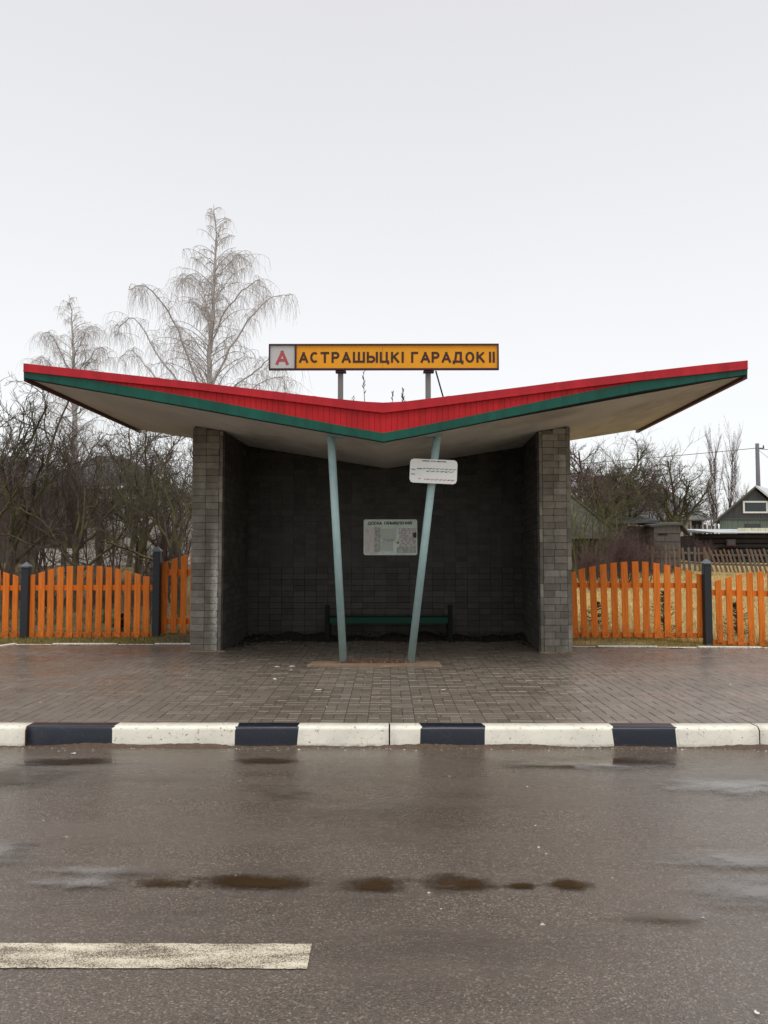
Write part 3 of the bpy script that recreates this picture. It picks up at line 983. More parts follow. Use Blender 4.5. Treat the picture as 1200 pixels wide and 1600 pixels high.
# rusted foot rail between the columns and its stained concrete pad
bm = B()
random.seed(4)
N = 26
for i in range(N):
    x0 = lerp(-.60, .32, i / N); x1 = lerp(-.60, .32, (i + 1) / N)
    hh = random.uniform(.035, .065)
    box(bm, ((x0 + x1) / 2, 9.975 + random.uniform(-.006, .006), PV + hh / 2), (x1 - x0 + .004, .085, hh))
P(obj('foot_rail', bm, M['rust']))
bm = B()
prism(bm, [(-1.02, 9.74, PV - .05), (-.5, 9.72, PV - .05), (.1, 9.735, PV - .05), (.68, 9.72, PV - .05), (.66, 10.13, PV - .05), (0, 10.14, PV - .05), (-.97, 10.13, PV - .05)], (0, 0, .064))
P(obj('column_footing', bm, M['concrete']))
# low plinth lips at the pillar feet
for x0, x1, y in ((LXo - .01, LXi + .07, LY - .035), (RXi - .02, RXo + .02, RY - .03)):
    bm = B(); box(bm, ((x0 + x1) / 2, y + .02, PV + .005), (x1 - x0, .1, .022)); bevel_all(bm, .004)
    P(obj('plinth', bm, M['concrete']))

# ------------------------------------------------------------------ lettering
def text_mesh(txt, bold=0.0):
    cu = bpy.data.curves.new('txt', 'FONT'); cu.body = txt; cu.size = 1.0; cu.offset = bold
    cu.extrude = 0.0; cu.resolution_u = 3
    o = bpy.data.objects.new('txt', cu); COL.objects.link(o)
    bpy.context.view_layer.update()
    dg = bpy.context.evaluated_depsgraph_get()
    me = bpy.data.meshes.new_from_object(o.evaluated_get(dg))
    bpy.data.objects.remove(o); bpy.data.curves.remove(cu)
    return me
CAPH = None
def lettering(name, txt, x0, x1, zb, zt, y, mat, parent, bold=.02, thick=.003, rot=None, inv=None, spacing=0):
    """fit txt so it spans x0..x1 and its capitals zb..zt on a plane facing -Y"""
    me = text_mesh(txt)
    ref = text_mesh('Н')
    hz = [v.co.y for v in ref.vertices]; h0, h1 = min(hz), max(hz)
    bpy.data.meshes.remove(ref)
    xs_ = [v.co.x for v in me.vertices]; a, b = min(xs_), max(xs_)
    e = bold * (zt - zb)                       # stroke is thickened by offset copies, each a hair apart in depth
    out = B()
    for q, (ox, oz) in enumerate(((0, 0), (-e, -e * .8), (e, -e * .8), (-e, e * .8), (e, e * .8)) if bold > .03 else ((0, 0),)):
        bm = B(); bm.from_mesh(me)
        for v in bm.verts:
            px = lerp(x0 + e, x1 - e, (v.co.x - a) / (b - a)) + ox; pz = lerp(zb + e, zt - e, (v.co.y - h0) / (h1 - h0)) + oz
            v.co = Vector((px, 0, pz))
            if rot is not None: v.co = rot(v.co)
            v.co.y += y - q * .00025
        ext = bmesh.ops.extrude_face_region(bm, geom=bm.faces[:])
        for g in ext['geom']:
            if isinstance(g, bmesh.types.BMVert): g.co.y -= thick
        bmesh.ops.recalc_face_normals(bm, faces=bm.faces[:])
        tmp = bpy.data.meshes.new('t'); bm.to_mesh(tmp); bm.free(); out.from_mesh(tmp); bpy.data.meshes.remove(tmp)
    bpy.data.meshes.remove(me)
    o = obj(name, out, mat)
    o.parent = parent; o.matrix_parent_inverse = parent.matrix_world.inverted()
    return o

# ------------------------------------------------------------------ roof sign
YS = 9.62
s0, s1 = at(420, 578.5, YS), at(779, 537.5, YS)
xm = at(462, 560, YS).x
sign = thing('stop_name_sign', 'amber stop name sign on two posts above the shelter roof', 'sign', ((s0.x + s1.x) / 2, YS, s0.z))
bpy.context.view_layer.update()
def PS_(o, par=None):
    par = par or sign
    o.parent = par; o.matrix_parent_inverse = par.matrix_world.inverted(); return o
bm = B(); box(bm, ((s0.x + s1.x) / 2, YS + .02, (s0.z + s1.z) / 2), (s1.x - s0.x - .01, .03, s1.z - s0.z - .01)); PS_(obj('back_panel', bm, M['steel']))
fw = .017
for nm, c, s in (('frame_bar', ((s0.x + s1.x) / 2, YS, s1.z - fw / 2), (s1.x - s0.x, .045, fw)),
                 ('frame_bar', ((s0.x + s1.x) / 2, YS, s0.z + fw * .6), (s1.x - s0.x, .045, fw * 1.2)),
                 ('frame_bar', (s0.x + fw / 2, YS, (s0.z + s1.z) / 2), (fw, .044, s1.z - s0.z - fw * 2.3)),
                 ('frame_bar', (s1.x - fw / 2, YS, (s0.z + s1.z) / 2), (fw, .044, s1.z - s0.z - fw * 2.3)),
                 ('frame_bar', (xm, YS, (s0.z + s1.z) / 2), (.022, .043, s1.z - s0.z - fw * 2.3))):
    bm = B(); box(bm, c, s); PS_(obj(nm, bm, M['frame']))
zb_, zt_ = s0.z + fw * 1.2, s1.z - fw
seam = at(598, 560, YS).x
yp = YS - .004
for a, b, m_, n_ in ((s0.x + fw, xm - .011, 'signwhite', 'letter_panel'), (xm + .011, seam - .0015, 'yellow', 'name_panel'), (seam + .0015, s1.x - fw, 'yellow', 'name_panel')):
    bm = B(); box(bm, ((a + b) / 2, yp + .005, (zb_ + zt_) / 2), (b - a, .01, zt_ - zb_)); PS_(obj(n_, bm, M[m_]))
def sx(px): return at(px, 560, YS).x
def sz(py): return at(600, py, YS).z
# two slightly differing letter spacings, letter by letter as painted
def word(txt, px0, px1, top, bottom, mat, bold=.018):
    lettering('lettering', txt, sx(px0), sx(px1), sz(bottom), sz(top), yp, mat, sign, bold)
GLYPH = {   # painted block letters as strokes in a unit box; arcs as point runs
 'А': [[(0, 0), (.5, 1)], [(1, 0), (.5, 1)], [(.2, .28), (.8, .28)]],
 'С': ['arc', (.5, .5, .5, .5, 48, 312)],
 'Т': [[(0, 1), (1, 1)], [(.5, 0), (.5, 1)]],
 'Р': [[(0, 0), (0, 1)], 'arc', (.55, .73, .42, .27, -90, 90), [(0, 1), (.56, 1)], [(0, .46), (.56, .46)]],
 'Ш': [[(0, 0), (0, 1)], [(.5, 0), (.5, 1)], [(1, 0), (1, 1)], [(0, 0), (1, 0)]],
 'Ы': [[(0, 0), (0, 1)], 'arc', (.42, .28, .28, .28, -90, 90), [(0, 0), (.43, 0)], [(0, .56), (.43, .56)], [(1, 0), (1, 1)]],
 'Ц': [[(0, 0), (0, 1)], [(.8, 0), (.8, 1)], [(0, 0), (1, 0)], [(1, 0), (1, -.16)]],
 'К': [[(0, 0), (0, 1)], [(0, .40), (.92, 1)], [(.30, .58), (1, 0)]],
 'І': [[(.5, 0), (.5, 1)]],
 'Г': [[(0, 0), (0, 1)], [(0, 1), (1, 1)]],
 'Д': [[(0, 0), (1, 0)], [(0, 0), (0, -.16)], [(1, 0), (1, -.16)], [(.16, 0), (.30, 1)], [(.30, 1), (.82, 1)], [(.82, 0), (.82, 1)]],
 'О': ['arc', (.5, .5, .5, .5, 0, 360)],
}
def glyph(ch, x0, x1, z0, z1, w, y, mat, thick=.002):
    """strokes of width w; each stroke sits a hair in front of the one before"""
    bm = B(); q = 0
    X0, X1, Z0, Z1 = x0 + w / 2, x1 - w / 2, z0 + w / 2, z1 - w / 2
    if ch == 'І': X0 = X1 = (x0 + x1) / 2
    M_ = lambda p: Vector((lerp(X0, X1, p[0]), 0, lerp(Z0, Z1, p[1])))
    def seg(pts, q):
        yy = y - q * .0003; n = len(pts); L_, R_ = [], []
        closed = (pts[0] - pts[-1]).length < 1e-5
        for i, p in enumerate(pts):
            a = pts[i - 1] if i > 0 else (pts[-2] if closed else pts[0]); b = pts[i + 1] if i < n - 1 else (pts[1] if closed else pts[-1])
            t = (b - a).normalized(); nn = Vector((-t.z, 0, t.x))
            e = Vector((0, 0, 0))
            if not closed and i == 0: e = -t * w / 2 * (n == 2)
            if not closed and i == n - 1: e = t * w / 2 * (n == 2)
            for lst, sg in ((L_, 1), (R_, -1)):
                c = p + e + nn * sg * w / 2
                c.z = max(min(c.z, z1), z0 - (z1 - z0) * .22)
                lst.append((bm.verts.new((c.x, yy, c.z)), bm.verts.new((c.x, yy - thick, c.z))))
        for i in range(n - 1):
            for A, B_ in ((L_, R_), ):
                bm.faces.new((A[i][1], A[i + 1][1], B_[i + 1][1], B_[i][1]))
            bm.faces.new((L_[i][0], L_[i + 1][0], L_[i + 1][1], L_[i][1])); bm.faces.new((R_[i][0], R_[i][1], R_[i + 1][1], R_[i + 1][0]))
    sp = GLYPH[ch]; k = 0
    while k < len(sp):
        if sp[k] == 'arc':
            cx, cz, rx, rz, a0, a1 = sp[k + 1]; n = max(8, int(abs(a1 - a0) / 12))
            seg([M_((cx + rx * math.cos(math.radians(lerp(a0, a1, i / n))), cz + rz * math.sin(math.radians(lerp(a0, a1, i / n))))) for i in range(n + 1)], q); k += 2
        else:
            seg([M_(p) for p in sp[k]], q); k += 1
        q += 1
    bmesh.ops.recalc_face_normals(bm, faces=bm.faces[:])
    o = obj('letter', bm, mat); o.parent = sign; o.matrix_parent_inverse = sign.matrix_world.inverted(); return o
def letters(spec, top, bottom):
    for ch, a, b in spec:
        glyph(ch, sx(a), sx(b), sz(bottom), sz(top), .0285, yp - .0005, M['ink'])
L6 = lambda v: 410 + v / 6.0
R6 = lambda v: 600 + v / 6.0
letters([('А', L6(343), L6(430)), ('С', L6(448), L6(530)), ('Т', L6(545), L6(627)), ('Р', L6(648), L6(724)), ('А', L6(743), L6(830)),
         ('Ш', L6(848), L6(962)), ('Ы', L6(978), L6(1084)), ('Ц', L6(1100), L6(1190)), ('К', R6(65), R6(143)), ('І', R6(166), R6(184)),
         ('Г', R6(254), R6(320)), ('А', R6(343), R6(432)), ('Р', R6(446), R6(522)), ('А', R6(540), R6(628)), ('Д', R6(643), R6(745)),
         ('О', R6(762), R6(847)), ('К', R6(866), R6(943)), ('І', R6(985), R6(1003)), ('І', R6(1019), R6(1037))], 549.9, 567.0)
glyph('А', sx(431), sx(451), sz(570), sz(547.5), .036, yp - .0005, M['redink'])
for px in (532, 669):
    p = at(px, 578, YS + .03)
    bm = B()
    zr = SOF(p.x, p.y) + .30
    box(bm, (p.x, YS + .06, (p.z - .03 + zr) / 2), (.068, .05, p.z + .03 - zr)); bevel_all(bm, .004)
    PS_(obj('post', bm, M['steel']))
    bm = B(); box(bm, (p.x + .005, YS + .035, s0.z - .018), (.135, .09, .022)); bevel_all(bm, .004)
    PS_(obj('bracket', bm, M['frame']))
a, b = at(681, 580, YS + .04), at(694, 626, YS + .5)
bm = B(); cyl(bm, a, b, .010, n=8); PS_(obj('brace_rod', bm, M['maroon']))

# dry weeds growing on the roof
random.seed(8)
def weed(px, py_top, depth, label, seeds):
    p = at(px, py_top, depth)
    zr = SOF(p.x, depth) + .25
    t = thing('dry_weed', label, 'weed', (p.x, depth, zr), group='dry weeds on the shelter roof')
    polys, tw = [], []
    pts = []; n = 8
    for i in range(n):
        f = i / (n - 1)
        pts.append((math.sin(f * 5) * .008, random.uniform(-.005, .005), f * (p.z - zr)))
    polys.append((pts, [.006 * (1 - .5 * i / (n - 1)) for i in range(n)]))
    V, F = tube_arrays(polys, 5)
    from_arrays('stem', V, F, M['twig'], t)
    br = []
    for k in range(seeds):
        f = random.uniform(.55, 1)
        z = f * (p.z - zr); a = random.uniform(0, 6.28); l = random.uniform(.02, .05)
        br.append(([(0, 0, z), (math.cos(a) * l * .5, math.sin(a) * l * .5, z + l * .8), (math.cos(a) * l * .7, math.sin(a) * l * .7, z + l * 1.4)], [.003, .0055, .002]))
    V, F = tube_arrays(br, 4)
    from_arrays('seed_head', V, F, M['twig'], t)
weed(569, 581, 9.75, 'tallest dry weed stalk on the roof, reaching the sign beside its left post', 10)
weed(614, 612, 9.9, 'short thin dry weed on the roof, left of the bushy one under the sign', 9)
weed(630, 609, 9.95, 'bushy dry weed on the roof, nearest the right post of the sign', 22)
weed(551, 621, 9.8, 'tiny dry weed tip just right of the left sign post', 3)

# ------------------------------------------------------------------ notice board on the back wall
def rrect(w, h, r, n=6, chamfer=False):
    pts = []
    for cx, cz, a0 in ((w / 2 - r, h / 2 - r, 0), (-w / 2 + r, h / 2 - r, 90), (-w / 2 + r, -h / 2 + r, 180), (w / 2 - r, -h / 2 + r, 270)):
        m = 1 if chamfer else n
        for i in range(m + 1):
            a = math.radians(a0 + 90 * i / m); pts.append((cx + r * math.cos(a), cz + r * math.sin(a)))
    return pts
YN = YW - .03
n0, n1 = at(568, 867.5, YN), at(652, 811.5, YN)
nc = (n0 + n1) / 2; nw, nh = n1.x - n0.x, n1.z - n0.z
nb = thing('notice_board', 'pale green notice board with torn papers on the dark back wall', 'notice board', (nc.x, YN, nc.z))
bm = B(); prism(bm, [(x, -.004, z) for x, z in rrect(nw, nh, .035)], (0, .016, 0)); obj('panel', bm, M['board'], nb)
bm = B()
o_, i__ = rrect(nw, nh, .035), rrect(nw - .014, nh - .014, .03)
n = len(o_)
vo = [bm.verts.new((x, -.008, z)) for x, z in o_]; vi = [bm.verts.new((x, -.008, z)) for x, z in i__]
vo2 = [bm.verts.new((x, -.003, z)) for x, z in o_]; vi2 = [bm.verts.new((x, -.003, z)) for x, z in i__]
for i in range(n):
    k = (i + 1) % n
    bm.faces.new((vo[i], vo[k], vi[k], vi[i])); bm.faces.new((vo2[i], vo2[k], vo[k], vo[i])); bm.faces.new((vi2[i], vi2[k], vi[k], vi[i]))
bmesh.ops.recalc_face_normals(bm, faces=bm.faces[:])
obj('rim', bm, M['boardedge'], nb)
bpy.context.view_layer.update()
def nx_(px): return at(px, 840, YN).x
def nz_(py): return at(600, py, YN).z
lettering('lettering', 'ДОСКА', nx_(574.5), nx_(597), nz_(820), nz_(815.2), YN - .004, M['greenink'], nb, .05, .002)
lettering('lettering', 'ОБЪЯВЛЕНИЙ', nx_(600), nx_(643.5), nz_(819.7), nz_(815), YN - .004, M['greenink'], nb, .05, .002)
def sheet(nm, x0, y0, x1, y1, mat, lay=1, jag=0, seed=0, lab=None):
    random.seed(seed)
    a, b = (nx_(x0) - nc.x, nz_(y1) - nc.z), (nx_(x1) - nc.x, nz_(y0) - nc.z)
    pts = []
    m = 9 if jag else 1
    cs = [(a[0], a[1]), (b[0], a[1]), (b[0], b[1]), (a[0], b[1])]
    for i in range(4):
        p, q = cs[i], cs[(i + 1) % 4]
        for k in range(m):
            f = k / m
            pts.append((lerp(p[0], q[0], f) + random.uniform(-jag, jag), -.004 - .0012 * lay, lerp(p[1], q[1], f) + random.uniform(-jag, jag)))
    bm = B(); prism(bm, pts, (0, .0009, 0))
    o = obj(nm, bm, mat, nb)
    if lab: o['label'] = lab
    return o
sheet('paper_sheet', 570, 825, 589, 841, M['oldpaper'], 1, .006, 1, 'washed out torn sheet at upper left of the board')
sheet('paper_sheet', 570, 841.5, 592, 865, M['oldpaper'], 2, .006, 2, 'pinkish washed out sheet at lower left of the board')
sheet('torn_residue', 585, 824, 594, 862, M['glue'], 3, .007, 3)
sheet('torn_residue', 598, 842, 617, 846, M['glue'], 4, .005, 4)
sheet('paper_sheet', 593.5, 826, 619, 843, M['boardedge'], 1, .003, 5, 'blank faded sheet in the middle of the board')
sheet('paper_sheet', 595, 846, 614, 861, M['boardedge'], 3, .003, 6, 'small blank faded sheet at the lower middle of the board')
sheet('printed_notice', 623.5, 825, 650, 853.5, M['notice'], 2, .002, 7, 'printed notice with a table of small black type')
sheet('torn_residue', 620, 854, 650, 864, M['glue'], 1, .006, 8)
sheet('tape_patch', 620, 846, 623.5, 849.5, M['tape'], 5, .003, 9)
sheet('torn_residue', 645.5, 832, 650.5, 840, M['greenink'], 4, .004, 10)

# ------------------------------------------------------------------ timetable plate on the right column
YT = 9.36
pc = at(677.3, 736.5, YT)
kk = (pc.z - cb2.z) / (ct2.z - cb2.z)
yt = lerp(cb2.y, ct2.y, kk) - .094
pc = at(677.3, 736.5, yt)
pw, ph = at(714.5, 736, yt).x - at(640.5, 736, yt).x, at(600, 717, yt).z - at(600, 756, yt).z
tt = thing('timetable_plate', 'white timetable plate fixed askew on the right blue column', 'timetable', (pc.x, yt, pc.z))
ra = math.radians(-2.6)
def rotp(co):
    return Vector((co.x * math.cos(ra) - co.z * math.sin(ra), co.y, co.x * math.sin(ra) + co.z * math.cos(ra)))
bm = B(); prism(bm, [rotp(Vector((x, 0, z))) for x, z in rrect(pw, ph - .012, .045, 2)], (0, .004, 0)); obj('plate', bm, M['plate'], tt)
bm = B(); box(bm, (.0, .03, .02), (.14, .052, .03)); obj('clamp', bm, M['steel'], tt)
# lettering in plate coordinates
def plet(txt, x0, x1, zb, h, mat, bold=.04):
    w2, h2 = pw / 2, ph / 2
    me_rot = lambda co: rotp(co)
    o = lettering('lettering', txt, x0 * pw - w2, x1 * pw - w2, h2 - zb * ph, h2 - (zb - h) * ph, -.0012, mat, tt, bold, .001, rot=me_rot)
    o.matrix_parent_inverse = Matrix.Identity(4)
plet('МИНСК  СТ.М. «ВОСТОК»', .26, .77, .125, .055, M['plateink'])
plet('6³⁵ 7²⁰ 8⁰⁵ 9¹⁵ 10⁴⁰ 11⁴⁵ 12³⁰ 13³⁵ 14¹⁰', .28, .975, .43, .05, M['plateink'], .04)
plet('15²⁰ 16⁰⁵ 17³⁵ 18⁴⁰ 20¹⁰ 21³⁵', .35, .92, .53, .05, M['plateink'], .04)
plet('ежедн.', .15, .26, .43, .045, M['plateink'], .04)
plet('буд.', .035, .12, .47, .045, M['plateink'], .04)
plet('вых.', .035, .12, .66, .045, M['plateink'], .04)
plet('сб.', .19, .23, .83, .045, M['platered'], .04)
plet('7²⁰ 8⁰⁵ 10¹⁵ 12⁴⁰ 14⁴⁵ 16³⁰ 18³⁵ 20¹⁰', .31, .95, .86, .05, M['platered'], .04)

# ------------------------------------------------------------------ bench
bx0, bx1 = at(512, 1000, 12.5).x, at(703, 1000, 12.5).x
bench = thing('bench', 'low dark green plank bench with black end posts by the back wall', 'bench', ((bx0 + bx1) / 2, 12.6, PV))
wB = (bx1 - bx0)
for s in (-1, 1):
    for yy, hh in ((-.18, .60), (.19, .60)):
        if yy > 0: hh = .40
        bm = B(); box(bm, (s * wB / 2, yy, hh / 2), (.075, .06, hh)); bevel_all(bm, .012, 2)
        obj('leg', bm, M['benchpost'], bench)
    bm = B(); box(bm, (s * (wB / 2 - .055), 0, .33), (.03, .42, .06)); obj('bearer', bm, M['benchpost'], bench)
for i, yy in enumerate((-.16, -.03, .10)):
    bm = B(); box(bm, (0, yy, .384), (wB - .08, .115, .035)); bevel_all(bm, .004); obj('seat_plank', bm, M['benchgreen'], bench)
bm = B(); box(bm, (0, -.225, .352), (wB - .08, .028, .10)); bevel_all(bm, .004); obj('front_rail', bm, M['benchgreen'], bench)

# heap of dead leaves and soil swept along the wall
random.seed(17)
V, F = [], []
nxh, nyh = 120, 6
for i in range(nxh + 1):
    x = lerp(-2.36, 2.26, i / nxh)
    hgt = .05 + .035 * math.sin(x * 3.1) + .025 * math.sin(x * 11 + 1) + random.uniform(-.008, .008)
    hgt = max(.015, hgt)
    for j_ in range(nyh + 1):
        f = j_ / nyh
        V.append((x, 13.1 - .02 - f * (.55 + .1 * math.sin(x * 5)), PV + .001 + hgt * (1 - f) ** 1.2 + (random.uniform(0, .006) if f < 1 else -.004)))
for i in range(nxh):
    for j_ in range(nyh):
        a = i * (nyh + 1) + j_; F.append((a, a + 1, a + nyh + 2, a + nyh + 1))
o = from_arrays('debris', V, F, M['soil'], kind='stuff')
V, F = [], []
for i in range(2600):
    x = random.uniform(-2.36, 2.26); y = 13.08 - abs(random.gauss(0, .32)) - .02
    if random.random() < .3: x = random.choice((-1, 1)) * 2.3 + random.gauss(0, .12); x = min(2.24, max(-2.36, x)); y = random.uniform(11.7, 13)
    z = PV + .006 + max(0, .10 * (1 - (13.08 - y) / .5)) * random.uniform(.4, 1)
    s_ = random.uniform(.008, .022); a = random.uniform(0, 6.28)
    n = len(V)
    for k in range(4):
        V.append((x + s_ * math.cos(a + k * 1.57), y + s_ * math.sin(a + k * 1.57) * .7, z + random.uniform(-.006, .010)))
    F.append((n, n + 1, n + 2, n + 3))
from_arrays('dead_leaves', V, F, M['leaf'], kind='stuff')

# crumbs of paint and grit in the gutter and on the paving
V, F = [], []
random.seed(23)
for i in range(1500):
    q = random.random()
    if q < .60: x, y, z = random.uniform(-5, 5), KY - abs(random.gauss(0, .05)) - .004, .001
    elif q < .7: x, y, z = random.uniform(-4, 4), random.uniform(3.2, KY - .05), .001
    else: x, y, z = random.uniform(-6, 6), random.uniform(KY + .2, 11), PV + .002
    s_ = random.uniform(.0025, .008) * (1.5 if random.random() < .06 else 1)
    a = random.uniform(0, 6.28); n = len(V)
    for k in range(3): V.append((x + s_ * 1.4 * math.cos(a + k * 2.09), min(KY - .002 if y < KY else 99, y + s_ * math.sin(a + k * 2.09)), z))
    V.append((x, y, z + s_ * .7))
    F += [(n, n + 1, n + 3), (n + 1, n + 2, n + 3), (n + 2, n, n + 3)]
from_arrays('gutter_grit', V, F, M['crumb'], kind='stuff')

V, F = [], []
nS = 500
for i in range(nS + 1):
    x = lerp(-7, 7, i / nS); w_ = .022 + .018 * math.sin(x * 2.3) + .012 * math.sin(x * 7.1) + random.uniform(0, .014); w_ = max(.006, w_)
    V += [(x, KY + .004, .004 + max(.004, w_ * .55)), (x, KY - w_ * .5, .003 + w_ * .25), (x, KY - w_ * 1.3, -.001)]
for i in range(nS):
    for k in range(2):
        a = i * 3 + k; F.append((a, a + 3, a + 4, a + 1))
from_arrays('gutter_silt', V, F, simple('wet_gutter_silt', (.085, .055, .035), .7, .4, 40, 1.0, 90), kind='stuff')
V, F = [], []
for i in range(900):
    x = random.uniform(-7, 7); y = random.uniform(KY + .18, 11.6) if random.random() < .6 else 11.7 - abs(random.gauss(0, .7))
    if random.random() < .25: x, y = random.uniform(-2.3, 2.2), random.uniform(9.5, 12.5)
    s_ = random.uniform(.006, .016); a = random.uniform(0, 6.28); n = len(V); q = random.uniform(.4, .9)
    for k in range(4): V.append((x + s_ * math.cos(a + k * 1.57) * (q if k % 2 else 1), y + s_ * math.sin(a + k * 1.57) * (q if k % 2 else 1), PV + .003 + random.uniform(0, .006)))
    F.append((n, n + 1, n + 2, n + 3))
from_arrays('fallen_leaf_bits', V, F, m_island('leaf_bits', [(0, (.05, .03, .018)), (.6, (.12, .08, .045)), (.85, (.25, .19, .12)), (1, (.55, .50, .42))]), kind='stuff')

def scrap(px, py, w, label, road_=False, seed=0):
    random.seed(seed)
    p = atz(px, py, 0 if road_ else PV)
    bm = B(); n = 7; ring = []
    c = bm.verts.new((0, 0, random.uniform(.002, .012)))
    for i in range(n):
        a = 6.283 * i / n; r = w * random.uniform(.55, 1)
        ring.append(bm.verts.new((r * math.cos(a), r * math.sin(a) * .8, random.uniform(.003, .012))))
    for i in range(n): bm.faces.new((c, ring[i], ring[(i + 1) % n]))
    ext = bmesh.ops.extrude_face_region(bm, geom=bm.faces[:])
    for g in ext['geom']:
        if isinstance(g, bmesh.types.BMVert): g.co.z += .0015
    bmesh.ops.recalc_face_normals(bm, faces=bm.faces[:])
    o = obj('paper_scrap', bm, M['paper']); o.location = p
    tag(o, label, 'litter', 'white paper scraps lying about')
scrap(432, 1043, .05, 'flat white paper scrap on the paving left of the columns', seed=1)
scrap(456, 1042, .045, 'crumpled white paper scrap nearest the left column', seed=2)
scrap(452, 1048, .05, 'thin white paper scrap just in front of the crumpled one by the left column', seed=3)
scrap(430, 1062, .035, 'small white paper scrap in front of the pair left of the columns', seed=4)
scrap(497, 1079, .04, 'white crumpled scrap on the open paving below the left column', seed=5)
scrap(693, 1079, .03, 'small white scrap on the paving in front of the right column', seed=6)
scrap(115, 1178, .03, 'white scrap on the road below the first black kerb stripe', True, seed=7)
scrap(1182, 1585, .011, 'white fleck on the asphalt at the bottom right corner of the photo', True, seed=8)

# ------------------------------------------------------------------ orange picket fences
def fence_frame(nm, label, org):
    return thing(nm, label, 'fence', org)
def picket(par, px, top_l, top_r, bottom, y, wpx=10.4, lean=0, short=False):
    a = at(px - wpx / 2, bottom, y); b = at(px + wpx / 2, bottom, y)
    zl, zr = at(px, top_l, y).z, at(px, top_r, y).z
    o0 = Vector(par.location)
    bm = B()
    y0 = y - random.uniform(.010, .016)
    th = .021
    lean_ = lean + random.uniform(-.006, .006)
    hh = zl - a.z
    pts = [(a.x, y0, a.z + random.uniform(-.008, .006)), (b.x, y0, b.z + random.uniform(-.008, .006)), (b.x + lean_, y0, zr), (a.x + lean_, y0, zl)]
    prism(bm, [Vector(p) - o0 for p in pts], (0, -th, 0))
    bevel_all(bm, .002)
    return obj('picket', bm, M['orange'], par)
def rail(par, x0, y0, x1, y1, t0, b0, t1, b1):
    """rail from px x0 (depth y0) to px x1 (depth y1), tops/bottoms in px"""
    o0 = Vector(par.location)
    A, A2, C, C2 = at(x0, b0, y0), at(x0, t0, y0), at(x1, b1, y1), at(x1, t1, y1)
    bm = B()
    prism(bm, [v - o0 for v in (A, C, C2, A2)], (0, .035, 0))
    return obj('rail', bm, M['orange'], par)
def post(par, px, top, base, y, wpx=11):
    o0 = Vector(par.location)
    a, b = at(px - wpx / 2, base, y), at(px + wpx / 2, base, y)
    zt = at(px, top + 9, y).z; za = at(px, top, y).z
    w = b.x - a.x; cx = (a.x + b.x) / 2
    bm = B(); box(bm, Vector((cx, y, (zt + a.z - .3) / 2)) - o0, (w, w, zt - a.z + .3)); bevel_all(bm, .006)
    p = obj('post', bm, M['post'], par)
    bm = B(); r = w / 2 + .012
    base_ = [bm.verts.new(Vector((cx + sx_ * r, y + sy_ * r, zt)) - o0) for sx_, sy_ in ((-1, -1), (1, -1), (1, 1), (-1, 1))]
    b2 = [bm.verts.new(Vector((cx + sx_ * r, y + sy_ * r, zt + .02)) - o0) for sx_, sy_ in ((-1, -1), (1, -1), (1, 1), (-1, 1))]
    ap = bm.verts.new(Vector((cx, y, za)) - o0)
    for i in range(4):
        k = (i + 1) % 4
        bm.faces.new((base_[i], base_[k], b2[k], b2[i])); bm.faces.new((b2[i], b2[k], ap))
    bm.faces.new(base_[::-1])
    obj('post_cap', bm, M['cap'], p)

random.seed(51)
fl = fence_frame('picket_fence', 'orange picket fence with dark posts left of the shelter', (-5, 13.0, PV))
YL = 13.05
lx = [50, 65, 79, 94, 109, 124, 139, 154, 169.5, 184, 199, 214, 228]
lt = [898, 894, 889.5, 886, 884.5, 884, 884, 884.5, 886.5, 889, 892.5, 896.5, 900.5]
for i, (x, t_) in enumerate(zip(lx, lt)):
    s = (lt[min(i + 1, 12)] - lt[max(i - 1, 0)]) / 2 / 15 * 9
    picket(fl, x, t_ - s / 2, t_ + s / 2, random.uniform(995.5, 998), YL, 9.6, lean=-.01 if i < 5 else 0)
picket(fl, 9, 893.5, 897, 997.5, YL, 9.5, -.01); picket(fl, 23.5, 897.5, 901, 997.5, YL, 8.5)
for k, x in enumerate((-6, -21, -36, -51, -66, -81, -96, -111, -126, -141)):
    t_ = [890, 886, 884, 883, 884, 886, 889, 893, 897, 901][k]
    picket(fl, x, t_ - 1.5, t_ + 1.5, 998, YL, 9.5)
rail(fl, -150, YL, 238, YL, 915, 923, 914, 922)
rail(fl, -150, YL, 238, YL, 989.5, 996.5, 988, 995)
post(fl, 38.5, 877.5, 997, YL - .06, 11.5); post(fl, 244, 853, 995, YL, 11); post(fl, -158, 877, 997, YL, 11)
for x, a, b in ((256.5, 880, 876), (271.5, 874.5, 871), (286.5, 869.5, 866), (301.5, 866, 864), (316, 864, 863), (331, 863, 864)):
    picket(fl, x, a, b, 988 + random.uniform(-1, 1.5), YL + .12, 9.5)
rail(fl, 249, YL + .12, 345, YL + .12, 890, 899, 890, 899); rail(fl, 249, YL + .12, 345, YL + .12, 966, 975, 966, 975)

fr = fence_frame('picket_fence', 'orange picket fence with one dark post right of the shelter', (4.5, 13.0, PV))
YR = 13.08
rx_ = [898.7, 913.3, 929.3, 945.3, 961.3, 977.3, 995, 1010, 1026.8, 1043, 1060, 1076.8, 1094]
rt = [893.5, 889, 885, 881.8, 879.5, 878, 877.3, 877.8, 880, 882.8, 886, 891, 897]
for i, (x, t_) in enumerate(zip(rx_, rt)):
    s = (rt[min(i + 1, 12)] - rt[max(i - 1, 0)]) / 2 / 16 * 9
    picket(fr, x, t_ - s / 2, t_ + s / 2, random.uniform(994.5, 997), YR, 9.9, lean=-.035 + .004 * i)
picket(fr, 883, 896, 894, 995, YR, 10)
rail(fr, 880, YR, 1103, YR, 910, 918, 911, 919); rail(fr, 880, YR, 1103, YR, 987.5, 995.5, 989, 997)
post(fr, 1106.3, 872.5, 1003, YR - .1, 11.3)
